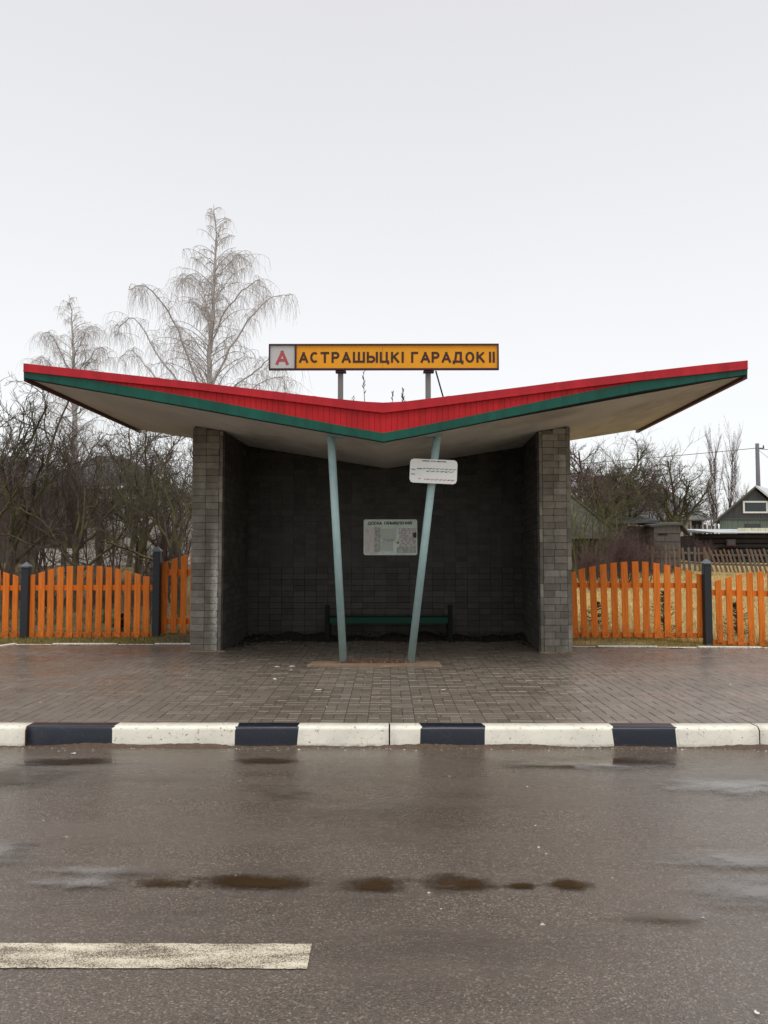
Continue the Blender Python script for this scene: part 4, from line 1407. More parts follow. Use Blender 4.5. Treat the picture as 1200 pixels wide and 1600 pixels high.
for i, (x, t_) in enumerate(zip((1124.5, 1140.8, 1157, 1174, 1190.8, 1207, 1223, 1239, 1255, 1271), (906.5, 901.5, 897.3, 894.3, 893, 892, 893, 896, 900, 906))):
    s = -3 if i < 3 else 0
    picket(fr, x, t_ - s / 2, t_ + s / 2, 1004 + i * 1.9, YR - .12, 9.6, lean=-.01)
rail(fr, 1110, YR - .12, 1280, YR - .12, 921.5, 930.5, 925, 934); rail(fr, 1110, YR - .12, 1280, YR - .12, 999, 1007, 1014, 1022)
post(fr, 1287, 884, 1020, YR - .2, 11.3)

# ------------------------------------------------------------------ grass
rng = np.random.default_rng(5)
def blades(name, pts, hmin, hmax, wid, mat, lean=.5):
    n = len(pts)
    a = rng.uniform(0, 2 * np.pi, n); h = rng.uniform(hmin, hmax, n) * pts[:, 3]
    dx, dy = np.cos(a) * wid / 2, np.sin(a) * wid / 2
    la = rng.uniform(0, 2 * np.pi, n); ll = h * rng.uniform(.1, lean, n)
    p = pts[:, :3]
    V = np.stack([p + np.c_[dx, dy, -np.full(n, .01)], p - np.c_[dx, dy, np.full(n, .01)], p + np.c_[np.cos(la) * ll, np.sin(la) * ll, h]], axis=1).reshape(-1, 3)
    F = np.arange(n * 3).reshape(-1, 3)
    return from_arrays(name, V, F, mat, kind='stuff')
def scatter(n, x0, x1, y0, y1, dens=None, ok=None):
    out = []
    while len(out) < n:
        x = random.uniform(x0, x1); y = y0 + (y1 - y0) * random.random() ** 1.6 if dens else random.uniform(y0, y1)
        if abs(x) > y * .56 + 1.5: continue
        if ok and not ok(x, y): continue
        out.append((x, y, T(x, y), 1.0))
    return np.array(out)
random.seed(71)
def strip_ok(x, y):
    if not (y > edge_y(x) + .01 + .05 * math.sin(x * 3) + .03 * math.sin(x * 11)): return False
    if (x + 3.3) ** 2 / .35 + (y - 12.8) ** 2 / .4 < 1 and random.random() < .8: return False     # bare soil by the pillar
    if (x - 3.4) ** 2 / .5 + (y - 12.3) ** 2 / .15 < 1 and random.random() < .8: return False
    return True
a = scatter(17000, -8.5, -2.9, 12.15, 13.4, ok=strip_ok); b = scatter(17000, 2.7, 8.5, 11.5, 13.4, ok=strip_ok)
blades('verge_grass', np.vstack([a, b]), .02, .06, .007, M['turf'], 1.2)
w_pts = []
for (x0, y0, x1, y1, nn) in ((-3.0, 11.19, -2.35, 11.19, 60), (2.15, 11.07, 2.75, 11.07, 70), (-5.8, 12.08, -2.9, 12.08, 260), (2.75, 11.84, 6.5, 11.62, 300), (-5, KY + .155, 5, KY + .155, 60), (-2.86, 11.2, -2.9, 12.1, 90), (2.68, 11.1, 2.72, 11.9, 90)):
    for i in range(nn):
        f = random.random() ** .8; w_pts.append((lerp(x0, x1, f) + random.gauss(0, .02), lerp(y0, y1, f) + random.gauss(0, .012), PV, 1.0))
blades('joint_weeds', np.array(w_pts), .012, .04, .006, M['turf'], 1.2)
a = scatter(52000, 2.4, 18, 13.3, 31, dens=1, ok=lambda x, y: y > 13.3)
blades('meadow_straw', a, .05, .17, .012, M['straw'], 1.0)
a = scatter(26000, -18, -2.6, 13.3, 31, dens=1)
blades('leaf_litter_grass', a, .04, .13, .012, M['litter'], 1.1)

# ------------------------------------------------------------------ bare trees
def vnorm(v):
    l = math.sqrt(v[0] ** 2 + v[1] ** 2 + v[2] ** 2) or 1
    return (v[0] / l, v[1] / l, v[2] / l)
def grow(R, start, d, length, r0, r1, nseg, gnarl, up, out):
    pts, rad = [start], [r0]
    p = start; s_ = length / nseg
    for i in range(nseg):
        d = vnorm((d[0] + R.gauss(0, gnarl), d[1] + R.gauss(0, gnarl), d[2] + R.gauss(0, gnarl) + up))
        p = (p[0] + d[0] * s_, p[1] + d[1] * s_, p[2] + d[2] * s_)
        pts.append(p); rad.append(lerp(r0, r1, (i + 1) / nseg))
    out.append((pts, rad))
    return pts, rad, d
def side(R, d, ang):
    """direction at angle ang from d"""
    a = vnorm((R.gauss(0, 1), R.gauss(0, 1), R.gauss(0, 1)))
    dot = a[0] * d[0] + a[1] * d[1] + a[2] * d[2]
    a = vnorm((a[0] - dot * d[0], a[1] - dot * d[1], a[2] - dot * d[2]))
    c, s_ = math.cos(ang), math.sin(ang)
    return (d[0] * c + a[0] * s_, d[1] * c + a[1] * s_, d[2] * c + a[2] * s_)
def branch(R, start, d, length, r0, lvl, cfg, thick, thin):
    n = cfg['seg'][lvl]
    out = thick if lvl <= cfg['thick'] else thin
    pts, rad, dd = grow(R, start, d, length, r0, r0 * cfg['taper'][lvl], n, cfg['gnarl'][lvl], cfg['up'][lvl], out)
    if lvl + 1 >= len(cfg['kids']) + 1: return
    k = cfg['kids'][lvl]
    for i in range(k):
        f = cfg['from'][lvl] + (1 - cfg['from'][lvl]) * (i + R.random()) / k
        q = min(n - 1, int(f * n)); t = f * n - q
        a, b = pts[q], pts[q + 1]
        s_ = (lerp(a[0], b[0], t), lerp(a[1], b[1], t), lerp(a[2], b[2], t))
        dv = vnorm((b[0] - a[0], b[1] - a[1], b[2] - a[2]))
        nd = side(R, dv, cfg['ang'][lvl] * R.uniform(.65, 1.25))
        branch(R, s_, nd, length * cfg['len'][lvl] * R.uniform(.6, 1.25) * (1.15 - .4 * f), min(r0 * .8, max(cfg['rmin'], r0 * cfg['rr'][lvl] * (1.1 - .4 * f))), lvl + 1, cfg, thick, thin)
ORCH = dict(seg=[5, 9, 8, 6, 4], taper=[.75, .35, .35, .4, .5], gnarl=[.09, .20, .24, .24, .2], up=[.05, .09, .08, .08, .08],
            kids=[6, 7, 7, 5], ang=[.62, .75, .8, .8], len=[1.35, .50, .50, .5], rr=[.55, .42, .42, .55], rmin=.0045, thick=2, **{'from': [.45, .22, .15, .1]})
BUSH = dict(seg=[5, 7, 6, 4], taper=[.5, .4, .4, .5], gnarl=[.12, .16, .2, .2], up=[.1, .09, .08, .08],
            kids=[7, 8, 6], ang=[.5, .6, .65], len=[.75, .5, .5], rr=[.6, .5, .6], rmin=.004, thick=0, **{'from': [.1, .15, .1]})
FAST = dict(seg=[12, 9, 6, 4], taper=[.15, .25, .4, .5], gnarl=[.025, .05, .08, .1], up=[.02, .13, .12, .1],
            kids=[34, 9, 5], ang=[.7, .5, .5], len=[.36, .42, .4], rr=[.38, .5, .6], rmin=.006, thick=1, **{'from': [.12, .1, .1]})
def tree_meshes(cfg, seed, length, r0, stems=1, d0=None, spread=0):
    R = random.Random(seed); thick, thin = [], []
    for s_ in range(stems):
        if stems > 1:
            a = R.uniform(0, 6.28); l = R.uniform(.1, 1) * spread
            st = (math.cos(a) * l * .5, math.sin(a) * l * .5, -.1); d = vnorm((math.cos(a) * R.uniform(.1, .6), math.sin(a) * R.uniform(.1, .6), 1))
        else: st = (0, 0, -.15); d = d0 or (0, 0, 1)
        branch(R, st, d, length * R.uniform(.75, 1.1) if stems > 1 else length, r0, 0, cfg, thick, thin)
    out = []
    for nm, L, sd_ in (('trunk', thick, 6), ('crown', thin, 3)):
        V, F = tube_arrays(L, sd_)
        o = from_arrays(nm, V, F, None, smooth=(nm == 'trunk')); me = o.data; bpy.data.objects.remove(o); out.append(me)
    return out
def place_tree(name, meshes, loc, rz, s, label, cat, mats, group=None):
    t = thing(name, label, cat, loc, rz, group)
    for nm, me, m_ in zip(('trunk', 'crown'), meshes, mats):
        o = bpy.data.objects.new(nm, me); COL.objects.link(o); o.parent = t
        if not me.materials: me.materials.append(None)
        o.material_slots[0].link = 'OBJECT'; o.material_slots[0].material = m_
        t.scale = (s, s, s) if not hasattr(s, '__len__') else s
    return t
OA = [tree_meshes(ORCH, 101 + k, 1.55, .068) for k in range(4)]
SB = [tree_meshes(dict(BUSH, kids=[4, 5, 5]), 501 + k, 2.6, .022, stems=7, spread=1.0) for k in range(2)]
BU = [tree_meshes(BUSH, 201 + k, 1.7, .017, stems=9, spread=.8) for k in range(3)]
G_L = 'bare trees behind the left fence'
spots = [  # px, depth, scale, mesh, rotation, label
    (-62, 15.6, .92, 0, 0.4, 'bare tree with thick mossy limbs reaching in at the left edge'),
    (20, 17.5, 1.05, 1, 2.1, 'bare gnarled tree behind the leftmost orange pickets'),
    (118, 16.8, .93, 2, 4.0, 'bare spreading tree behind the middle of the left orange panel'),
    (205, 17.6, 1.0, 3, 1.0, 'bare forked tree rising left of the tall dark fence post'),
    (278, 16.2, .88, 1, 5.1, 'bare tree with a light trunk close beside the left pillar'),
    (60, 22, 1.28, 3, 3.3, 'tall bare tree in the second row, behind the low dark fence post'),
    (160, 23, 1.2, 0, 5.6, 'tall bare tree in the second row, under the left roof wing'),
    (255, 24, 1.25, 2, .9, 'tall bare tree in the second row, beside the rear roof corner'),
    (100, 31, 1.4, 2, 2.6, 'faint bare tree in the back row, between the birch trunks'),
    (200, 32, 1.4, 1, .2, 'faint bare tree in the back row, in front of the plastered house'),
    (320, 27, 1.4, 3, 2.4, 'bare tree mostly hidden behind the left pillar'),
]
for (px, y, s_, k, rz, lab) in spots:
    s_ *= (1.62 if px < 60 else 1.32); p = at(px, 900, y)
    place_tree('bare_tree', OA[k], (p.x, y, T(p.x, y)), rz, s_, lab, 'tree', (M['bark'], M['twigdark'] if k % 2 else M['twig']), G_L)
shr = [(70, 15.0, .5, 0, .3, 'leafless shrub behind the left end of the orange panel'), (150, 15.2,.5, 1, 1.9, 'leafless shrub behind the middle of the orange panel'),
       (230, 14.9, .5, 2, 3.0, 'leafless shrub behind the tall dark fence post'), (10, 15.4, .5, 2, 5.0, 'leafless shrub behind the short panel at the left edge'),
       (270, 19, .8, 1, 4.0, 'leafless shrub in front of the pale wall near the pillar')]
for (px, y, s_, k, rz, lab) in shr:
    p = at(px, 900, y)
    place_tree('bare_shrub', BU[k], (p.x, y, T(p.x, y)), rz, s_, lab, 'shrub', (M['twig'], M['twig']), 'bare shrubs behind the left fence')

for q, (px, y, k, rz, lab) in enumerate(((95, 18.5, 0, .3, 'thin many stemmed shrub left of the birch trunk, behind the left panel'), (180, 19, 1, 1.4, 'thin many stemmed shrub before the plastered house'),
        (250, 18, 0, 2.9, 'thin many stemmed shrub beside the tall dark post'), (20, 19.5, 1, 4.1, 'thin many stemmed shrub behind the low dark post'))):
    p = at(px, 900, y)
    place_tree('bare_shrub', SB[k], (p.x, y, T(p.x, y)), rz, 1.1, lab, 'shrub', (M['redtwig'], M['twig']), 'bare shrubs behind the left fence')

# far brush closing the left background
random.seed(88)
V_, F_, off = [], [], 0
for i in range(26):
    me = BU[i % 3][1]; n = len(me.vertices)
    co = np.empty(n * 3, dtype=np.float32); me.vertices.foreach_get('co', co); co = co.reshape(-1, 3)
    y = random.uniform(44, 58); x = random.uniform(-34, -6)
    s_ = random.uniform(1.5, 2.3); a = random.uniform(0, 6.28)
    c, s2 = math.cos(a) * s_, math.sin(a) * s_
    W = np.c_[co[:, 0] * c - co[:, 1] * s2 + x, co[:, 0] * s2 + co[:, 1] * c + y, co[:, 2] * s_ + T(x, y)]
    fi = np.empty(len(me.polygons) * 4, dtype=np.int32); me.polygons.foreach_get('vertices', fi) if False else me.loops.foreach_get('vertex_index', fi)
    V_.append(W); F_.append(fi.reshape(-1, 4) + off); off += n
from_arrays('far_brushwood', np.concatenate(V_), np.concatenate(F_), M['twig'], kind='stuff')

# weeping birches
def birch(name, label, Y, trunk_px, limbs_px, seed, nrand, hang, rad0, top_lean=0):
    R = random.Random(seed)
    thick, mid, thin = [], [], []
    base = at(*trunk_px[-1], Y)
    gz = T(base.x, Y)
    org = Vector((base.x, Y, gz))
    def path(pxs, y0, y1, r0, r1, n=14, jit=.03):
        """smooth path through surveyed points, depth easing from y0 to y1"""
        P_ = [at(px, py, lerp(y0, y1, i / (len(pxs) - 1))) - org for i, (px, py) in enumerate(pxs)]
        pts = []
        seg = len(P_) - 1
        for i in range(n + 1):
            f = i / n * seg; q = min(seg - 1, int(f)); t = f - q
            p0 = P_[max(0, q - 1)]; p1 = P_[q]; p2 = P_[q + 1]; p3 = P_[min(seg, q + 2)]
            v = .5 * ((2 * p1) + (p2 - p0) * t + (2 * p0 - 5 * p1 + 4 * p2 - p3) * t * t + (3 * p1 - p0 - 3 * p2 + p3) * t ** 3)
            pts.append((v.x + R.gauss(0, jit), v.y + R.gauss(0, jit), v.z + R.gauss(0, jit)))
        return pts, [lerp(r0, r1, i / n) for i in range(n + 1)]
    tp, tr = path(trunk_px[::-1], Y, Y, rad0, .012, 26, .02)
    tp = [(tp[0][0], tp[0][1], -.3)] + tp; tr = [rad0 * 1.3] + tr
    thick.append((tp, tr))
    carriers = []
    for L, dy, r in limbs_px:
        p, r_ = path(L, Y, Y + dy, r, .012, 16, .03); mid.append((p, r_)); carriers.append((p, 1.0))
    zt = tp[-1][2]; z0 = zt * .30
    for i in range(nrand):
        f = (i + R.random()) / nrand
        z = lerp(z0, zt * .985, f)
        for q in range(len(tp) - 1):
            if tp[q][2] <= z <= tp[q + 1][2]: break
        t = (z - tp[q][2]) / max(1e-6, tp[q + 1][2] - tp[q][2]); s0_ = tuple(lerp(tp[q][k], tp[q + 1][k], t) for k in range(3))
        a = R.uniform(0, 6.28); Lh = zt * (.20 * (1 - f) ** .8 + .022) * R.uniform(.7, 1.25)
        st = R.uniform(.75, 1.25)
        d = vnorm((math.cos(a), math.sin(a), st)); out = []
        n = 9; pts = [s0_]; p = s0_
        for k in range(n):
            g = k / n
            d = vnorm((d[0] + R.gauss(0, .06), d[1] + R.gauss(0, .06), d[2] - .17 * g * 1.6 + R.gauss(0, .05)))
            p = tuple(p[c] + d[c] * Lh / n for c in range(3)); pts.append(p)
        r0 = .012 + .022 * (1 - f)
        mid.append((pts, [lerp(r0, .007, k / n) for k in range(n + 1)])); carriers.append((pts, .75 if f < .6 else (.5 if f < .8 else .25)))
    # sprays and hanging strands
    subs = []
    for pts, sz_ in carriers:
        n = len(pts)
        for q in range(3, n):
            for m_ in range(2):
                if R.random() > (.75 if sz_ == 1 else .6 * sz_): continue
                a = R.uniform(0, 6.28); Ls = R.uniform(.5, 1.25) * sz_ * zt / 17
                d = vnorm((math.cos(a), math.sin(a), R.uniform(.2, 1.1))); p = pts[q]; L = [p]
                for k in range(6):
                    d = vnorm((d[0] + R.gauss(0, .1), d[1] + R.gauss(0, .1), d[2] - .25))
                    p = tuple(p[c] + d[c] * Ls / 6 for c in range(3)); L.append(p)
                thin.append((L, [.011 - .0009 * k for k in range(7)])); subs.append((L, sz_))
        subs.append((pts[n // 3:], sz_))
    for L, sz_ in subs:
        for p0 in L[1:]:
            for m_ in range(hang if sz_ == 1 else 1):
                if R.random() > (.85 if sz_ > .6 else .65): continue
                Ls = R.uniform(.35, 1.5) * (.35 + .65 * sz_) * zt / 17
                a = R.uniform(0, 6.28); d = (math.cos(a) * .6, math.sin(a) * .6, .1); p = p0; q = [p]
                for k in range(5):
                    d = vnorm((d[0] * .75 + R.gauss(0, .16), d[1] * .75 + R.gauss(0, .16), d[2] - .42))
                    p = tuple(p[c] + d[c] * Ls / 5 for c in range(3)); q.append(p)
                thin.append((q, [.0052, .005, .0046, .0042, .0038, .003]))
    t = thing(name, label, 'tree', org, group='weeping birches')
    V, F = tube_arrays(thick, 8); from_arrays('trunk', V, F, M['birch'], t, smooth=True)
    V, F = tube_arrays(mid, 5); from_arrays('limbs', V, F, M['birchlimb'], t, smooth=True)
    V, F = tube_arrays(thin, 3); from_arrays('crown', V, F, M['birchtwig'], t)
birch('weeping_birch', 'big bare weeping birch rising behind the left half of the roof', 34,
      [(333, 320), (337, 380), (334, 450), (330, 520), (326, 590), (322, 680), (320, 800), (318, 882)],
      [([(321, 640), (345, 575), (372, 525), (405, 480), (432, 462), (455, 460)], 2.0, .065),
       ([(324, 560), (345, 500), (372, 460), (398, 440), (408, 448)], -1.5, .045),
       ([(318, 620), (300, 570), (275, 510), (250, 468), (222, 446), (203, 452)], -2.0, .06),
       ([(318, 670), (280, 600), (240, 545), (213, 500), (190, 505), (180, 525)], 1.5, .055),
       ([(320, 690), (270, 640), (235, 580), (205, 548), (186, 560)], 3, .045),
       ([(320, 660), (360, 610), (400, 580), (425, 560), (437, 575)], -2.5, .045),
       ([(320, 700), (365, 640), (405, 600), (440, 590), (447, 620)], 2.5, .04),
       ([(330, 500), (315, 450), (298, 430), (284, 440)], 1, .03),
       ([(334, 440), (355, 415), (372, 398), (380, 402)], -1, .022)], 5, 96, 2, .20)
birch('weeping_birch', 'smaller bare birch farther left, its tip above the left roof corner', 46,
      [(108, 460), (113, 510), (115, 560), (116, 620), (118, 700), (120, 878)],
      [([(116, 620), (135, 570), (150, 545), (163, 545), (170, 560)], 2, .05),
       ([(116, 600), (95, 550), (78, 520), (66, 522)], -2, .05),
       ([(117, 640), (90, 590), (70, 560), (55, 565)], 2, .045),
       ([(115, 560), (130, 525), (142, 510), (150, 520)], -2, .03)], 9, 84, 2, .22)

# right background trees
AP = [tree_meshes(dict(ORCH, kids=[6, 9, 9, 6], up=[.03, .03, .01, .03, .03], gnarl=[.12, .24, .28, .28, .25]), 301 + k, 1.75, .13) for k in range(2)]
def put(px, y, meshes, rz, s_, lab, cat, mats, name='bare_tree', group=None):
    p = at(px, 900, y); return place_tree(name, meshes, (p.x, y, T(p.x, y)), rz, s_, lab, cat, mats, group)
GR = 'bare trees right of the shelter'
put(985, 31, AP[0], .5, 1.62, 'old wide apple tree in front of the grey roofed house', 'tree', (M['bark'], M['twigdark']), group=GR)
put(1058, 33, AP[1], 2.5, 1.35, 'leaning apple tree right of the wide one, over the little shed', 'tree', (M['bark'], M['twigdark']), group=GR)
put(925, 30, AP[1], 4.5, 1.35, 'purplish bare tree nearest the right pillar, over the mossy roof', 'tree', (M['redtwig'], M['redtwig']), group=GR)
put(945, 32, AP[0], 2.9, 1.5, 'twisted bare apple tree in front of the square chimney', 'tree', (M['bark'], M['twigdark']), group=GR)
M['mosstwig'] = m_bark('mossy_green_twigs', (.06, .06, .02), (.15, .15, .045))
put(912, 24.3, SB[0], .9, 1.0, 'mossy many stemmed shrub against the mossy barn roof', 'shrub', (M['mosstwig'], M['mosstwig']), name='bare_shrub', group=GR)
put(940, 24.6, SB[1], 2.2, .95, 'mossy shrub in front of the lower edge of the barn roof', 'shrub', (M['mosstwig'], M['twigdark']), name='bare_shrub', group=GR)
put(985, 33.5, SB[1], 1.2, 1.5, 'dense grey brown thicket under the wide apple tree', 'shrub', (M['twigdark'], M['twigdark']), name='bare_shrub', group=GR)
put(1030, 34, SB[0], 3.2, 1.5, 'dense grey brown thicket between the two apple trees', 'shrub', (M['twigdark'], M['mosstwig']), name='bare_shrub', group=GR)
FA = [tree_meshes(FAST, 401 + k, 8.2, .10) for k in range(2)]
put(1124, 62, FA[0], .5, 1.02, 'tall upright bare tree left of its twin, behind the plank house', 'tree', (M['redtwig'], M['redtwig']), group=GR).scale = (.62, .62, 1.02)
put(1141, 63, FA[1], 2.5, 1.03, 'tall upright bare tree right of its twin, next to the utility pole', 'tree', (M['redtwig'], M['redtwig']), group=GR).scale = (.62, .62, 1.03)
put(1160, 66, FA[0], 3.9, .6, 'lower upright bare tree peeping over the plank house roof', 'tree', (M['twigdark'], M['twigdark']), group=GR)
for k, (px, y, s_, lab) in enumerate(((925, 22, .55, 'brown leafless bush against the mossy barn wall'), (965, 22.5, .72, 'dense purplish bush left of the little shed'), (1000, 23, .62, 'purplish bush in front of the little shed door'),
                                     (1105, 29.3, .55, 'low brown bush against the middle of the old paling fence'), (1090, 64, 2.0, 'distant brown thicket between the two houses'))):
    put(px, y, BU[k % 3], k * 1.3, s_, lab, 'bush', (M['redtwig'], M['redtwig']), 'bare_bush', 'bare bushes right of the shelter')

# ------------------------------------------------------------------ small spruces
def spruce(px, py_top, y, hw, label, seed):
    R = random.Random(seed)
    p = at(px, py_top, y); gz = T(p.x, y); h = p.z - gz
    t = thing('spruce_sapling', label, 'spruce', (p.x, y, gz), group='young spruces behind the fence')
    bm = B(); cyl(bm, (0, 0, -.05), (0, 0, h * .97), .012, .003, 6); obj('trunk', bm, M['bark'], t)
    V, F = [], []
    for i in range(70):
        f = i / 70; z = h * (.06 + .88 * f); L = hw * (1 - f) ** .8 * R.uniform(.6, 1.1) + .03
        a = R.uniform(0, 6.28); 
        for k in range(10):
            g = (k + .5) / 10; c = Vector((math.cos(a) * L * g, math.sin(a) * L * g, z + L * .25 * g * g))
            for q in range(4):
                aa = a + R.uniform(-1.2, 1.2); l = .06 * (1.2 - .5 * g)
                e = c + Vector((math.cos(aa) * l, math.sin(aa) * l, R.uniform(-.01, .03)))
                n = len(V); sd_ = Vector((-math.sin(aa), math.cos(aa), 0)) * .009
                V += [tuple(c + sd_), tuple(c - sd_), tuple(e), ]; F.append((n, n + 1, n + 2))
    for q in range(26):
        a = R.uniform(0, 6.28); z = h * R.uniform(.85, .97); n = len(V)
        V += [(0, .004, z), (0, -.004, z), (math.cos(a) * .03, math.sin(a) * .03, z + .03)]; F.append((n, n + 1, n + 2))
    from_arrays('crown', V, F, M['needle'], t)
spruce(931, 938, 14.4, .38, 'small dark spruce behind the orange fence nearest the right pillar', 1)
spruce(1036, 920, 14.4, .42, 'tallest of the small dark spruces, behind the right orange panel', 2)
spruce(1150, 938, 14.2, .38, 'small dark spruce behind the fence right of the dark post', 3)
spruce(188, 958, 14.0, .18, 'tiny dark spruce behind the left orange fence', 4)

# ------------------------------------------------------------------ background buildings, right
def wall_box(nm, a, b, z0, z1, par, mat):
    """box from corner a=(x,y) to b=(x,y)"""
    bm = B(); box(bm, ((a[0] + b[0]) / 2, (a[1] + b[1]) / 2, (z0 + z1) / 2), (abs(b[0] - a[0]), abs(b[1] - a[1]), z1 - z0))
    return obj(nm, bm, mat, par)
def poly_solid(nm, pts, d, mat, par):
    bm = B(); prism(bm, [Vector(p) for p in pts], d); return obj(nm, bm, mat, par)

# mossy barn
Y = 26.0
g = T(7, Y)
pe, pr = at(966, 842, Y), at(906, 764, Y)
barn = thing('barn', 'low barn with a steep mossy roof right beside the shelter', 'barn', (0, 0, 0))
xl = pr.x - (pe.x - pr.x)
poly_solid('roof', [(xl - .2, Y - .3, pe.z), (pe.x + .1, Y - .3, pe.z), (pr.x + .15, Y + 2.2, pr.z), (pr.x - .9, Y + 2.2, pr.z)], (0, .12, .10), M['mossroof'], barn)
poly_solid('roof', [(pe.x + .1, Y - .3, pe.z), (pe.x + .1, Y + 6, pe.z), (pr.x + .15, Y + 4.5, pr.z), (pr.x + .15, Y + 2.2, pr.z)], (-.1, 0, .1), M['mossroof'], barn)
w = wall_box('wall', (xl, Y), (pe.x - .1, Y + 5.5), g - .3, pe.z + .05, barn, M['brownwall'])
random.seed(61)
x = xl
while x < pe.x - .1:
    ww = random.uniform(.16, .24)
    bm = B(); box(bm, (x + ww / 2, Y - .02 - random.uniform(0, .01), (g - .1 + pe.z) / 2), (ww - .015, .03, pe.z - g + random.uniform(-.05, .02)))
    o = obj('wall_plank', bm, M['brownwall'] if random.random() < .6 else M['greywall'], w); x += ww
# lean-to and little shed
Y = 29.0
a0, a1 = at(966, 818, Y), at(1024, 852, Y)
lt_ = thing('lean_to', 'dark sagging lean-to between the mossy barn and the little shed', 'shed', (0, 0, 0))
wall_box('wall', (a0.x - .4, Y), (a1.x, Y + 2.5), T(a0.x, Y) - .2, at(1000, 822, Y).z, lt_, M['brownwall'])
poly_solid('roof', [(a0.x - .6, Y - .2, at(960, 819, Y).z), (a1.x + .1, Y - .2, at(1024, 817, Y).z), (a1.x - .3, Y + 2.7, at(1010, 800, Y).z), (a0.x - .6, Y + 2.7, at(960, 806, Y).z)], (0, 0, .09), M['darkroof'], lt_)
Y = 28.2
sh = thing('little_shed', 'little weathered plank shed with a sagging roof and a pale gable end', 'shed', (0, 0, 0))
b0, b1 = at(1022, 870, Y), at(1062, 822, Y)
gs = T(b0.x, Y)
wl_ = wall_box('wall', (b0.x, Y), (b1.x, Y + 1.8), gs - .2, b1.z - .02, sh, M['greywall'])
for i in range(6):
    zz = lerp(gs + .1, b1.z - .12, i / 5)
    bm = B(); box(bm, ((b0.x + b1.x) / 2, Y - .02, zz), (b1.x - b0.x, .025, (b1.z - gs) / 6 - .02), Matrix.Rotation(random.uniform(-.02, .02), 3, 'Y'))
    obj('wall_plank', bm, M['greywall'], wl_)
bm = B(); box(bm, (at(1035, 835, Y).x, Y - .045, at(1035, 835, Y).z), (.35, .02, .06)); obj('window_slot', bm, M['black'], wl_)
e1 = at(1078, 870, Y)
gb = poly_solid('gable_wall', [(b1.x + .003, Y + .01, gs - .2), (e1.x, Y + .9, gs - .2), (e1.x, Y + .9, at(1078, 840, Y).z), (at(1068, 824, Y).x, Y + .45, b1.z + .08), (b1.x + .003, Y + .01, b1.z - .02)], (.0, .05, 0), M['greywall'], sh)
for i in range(4):
    f0, f1 = i / 4, (i + 1) / 4
    xa, xb = lerp(b1.x + .01, e1.x, f0), lerp(b1.x + .01, e1.x, f1) - .012
    ya, yb = lerp(Y, Y + .89, f0) - .02, lerp(Y, Y + .89, f1) - .02
    zt = lerp(b1.z, at(1078, 840, Y).z, f0) - .03
    poly_solid('gable_board', [(xa, ya, gs - .1), (xb, yb, gs - .1), (xb, yb, zt), (xa, ya, zt)], (0, .02, 0), M['pale'] if i < 3 else M['greywall'], gb)
rfz = b1.z
poly_solid('roof', [(b0.x - .15, Y - .15, rfz - .04), ((b0.x + b1.x) / 2, Y - .15, rfz + .03), (b1.x + .08, Y - .15, rfz + .02), (b1.x + .2, Y + .9, rfz + .12), (b0.x - .1, Y + 1.9, rfz + .14)], (0, 0, .07), M['darkroof'], sh)
poly_solid('roof', [(b1.x + .05, Y - .15, rfz + .03), (e1.x + .22, Y + .5, at(1082, 836, Y).z), (e1.x + .22, Y + .9, at(1082, 836, Y).z), (b1.x + .2, Y + .9, rfz + .12)], (0, 0, .07), M['darkroof'], sh)

# grey roofed house behind the apple tree
Y = 55.0
hs = thing('grey_house', 'pale house with a hipped grey roof and square chimney behind the apple trees', 'house', (0, 0, 0))
eL, eR = at(925, 812, Y), at(1116, 812, Y); r0_, r1_ = at(972, 750, Y + 4), at(1030, 757, Y + 4)
hw_ = wall_box('wall', (eL.x + .5, Y + .6), (eR.x - .7, Y + 8), T(20, Y) - .3, eL.z + .1, hs, M['pale'])
bm = B()
vs = [bm.verts.new(v) for v in ((eL.x, Y, eL.z), (eR.x, Y, eR.z), (eR.x, Y + 8.6, eR.z), (eL.x, Y + 8.6, eL.z), (r0_.x, Y + 4, r0_.z), (r1_.x, Y + 4, r1_.z))]
for f in ((0, 1, 5, 4), (1, 2, 5), (2, 3, 4, 5), (3, 0, 4), (3, 2, 1, 0)): bm.faces.new([vs[i] for i in f])
bmesh.ops.recalc_face_normals(bm, faces=bm.faces[:])
rf = obj('roof', bm, M['greyroof'], hs)
ch = at(951, 752, Y + 1.5)
bm = B(); box(bm, (ch.x, Y + 2.2, ch.z - .8), (1.35, 1.2, 2.2)); obj('chimney', bm, M['brick'], rf)
bm = B(); box(bm, (ch.x, Y + 2.2, ch.z + .36), (1.5, 1.35, .14)); obj('chimney_cap', bm, M['brick'], rf)
for px in (1045, 1088):
    c = at(px, 822, Y + .6)
    bm = B(); box(bm, (c.x, Y + .57, c.z - .1), (.9, .06, 1.1)); wf = obj('window', bm, M['whitetrim'], hw_)
    bm = B(); box(bm, (c.x, Y + .53, c.z - .1), (.74, .03, .94)); obj('pane', bm, M['glass'], wf)

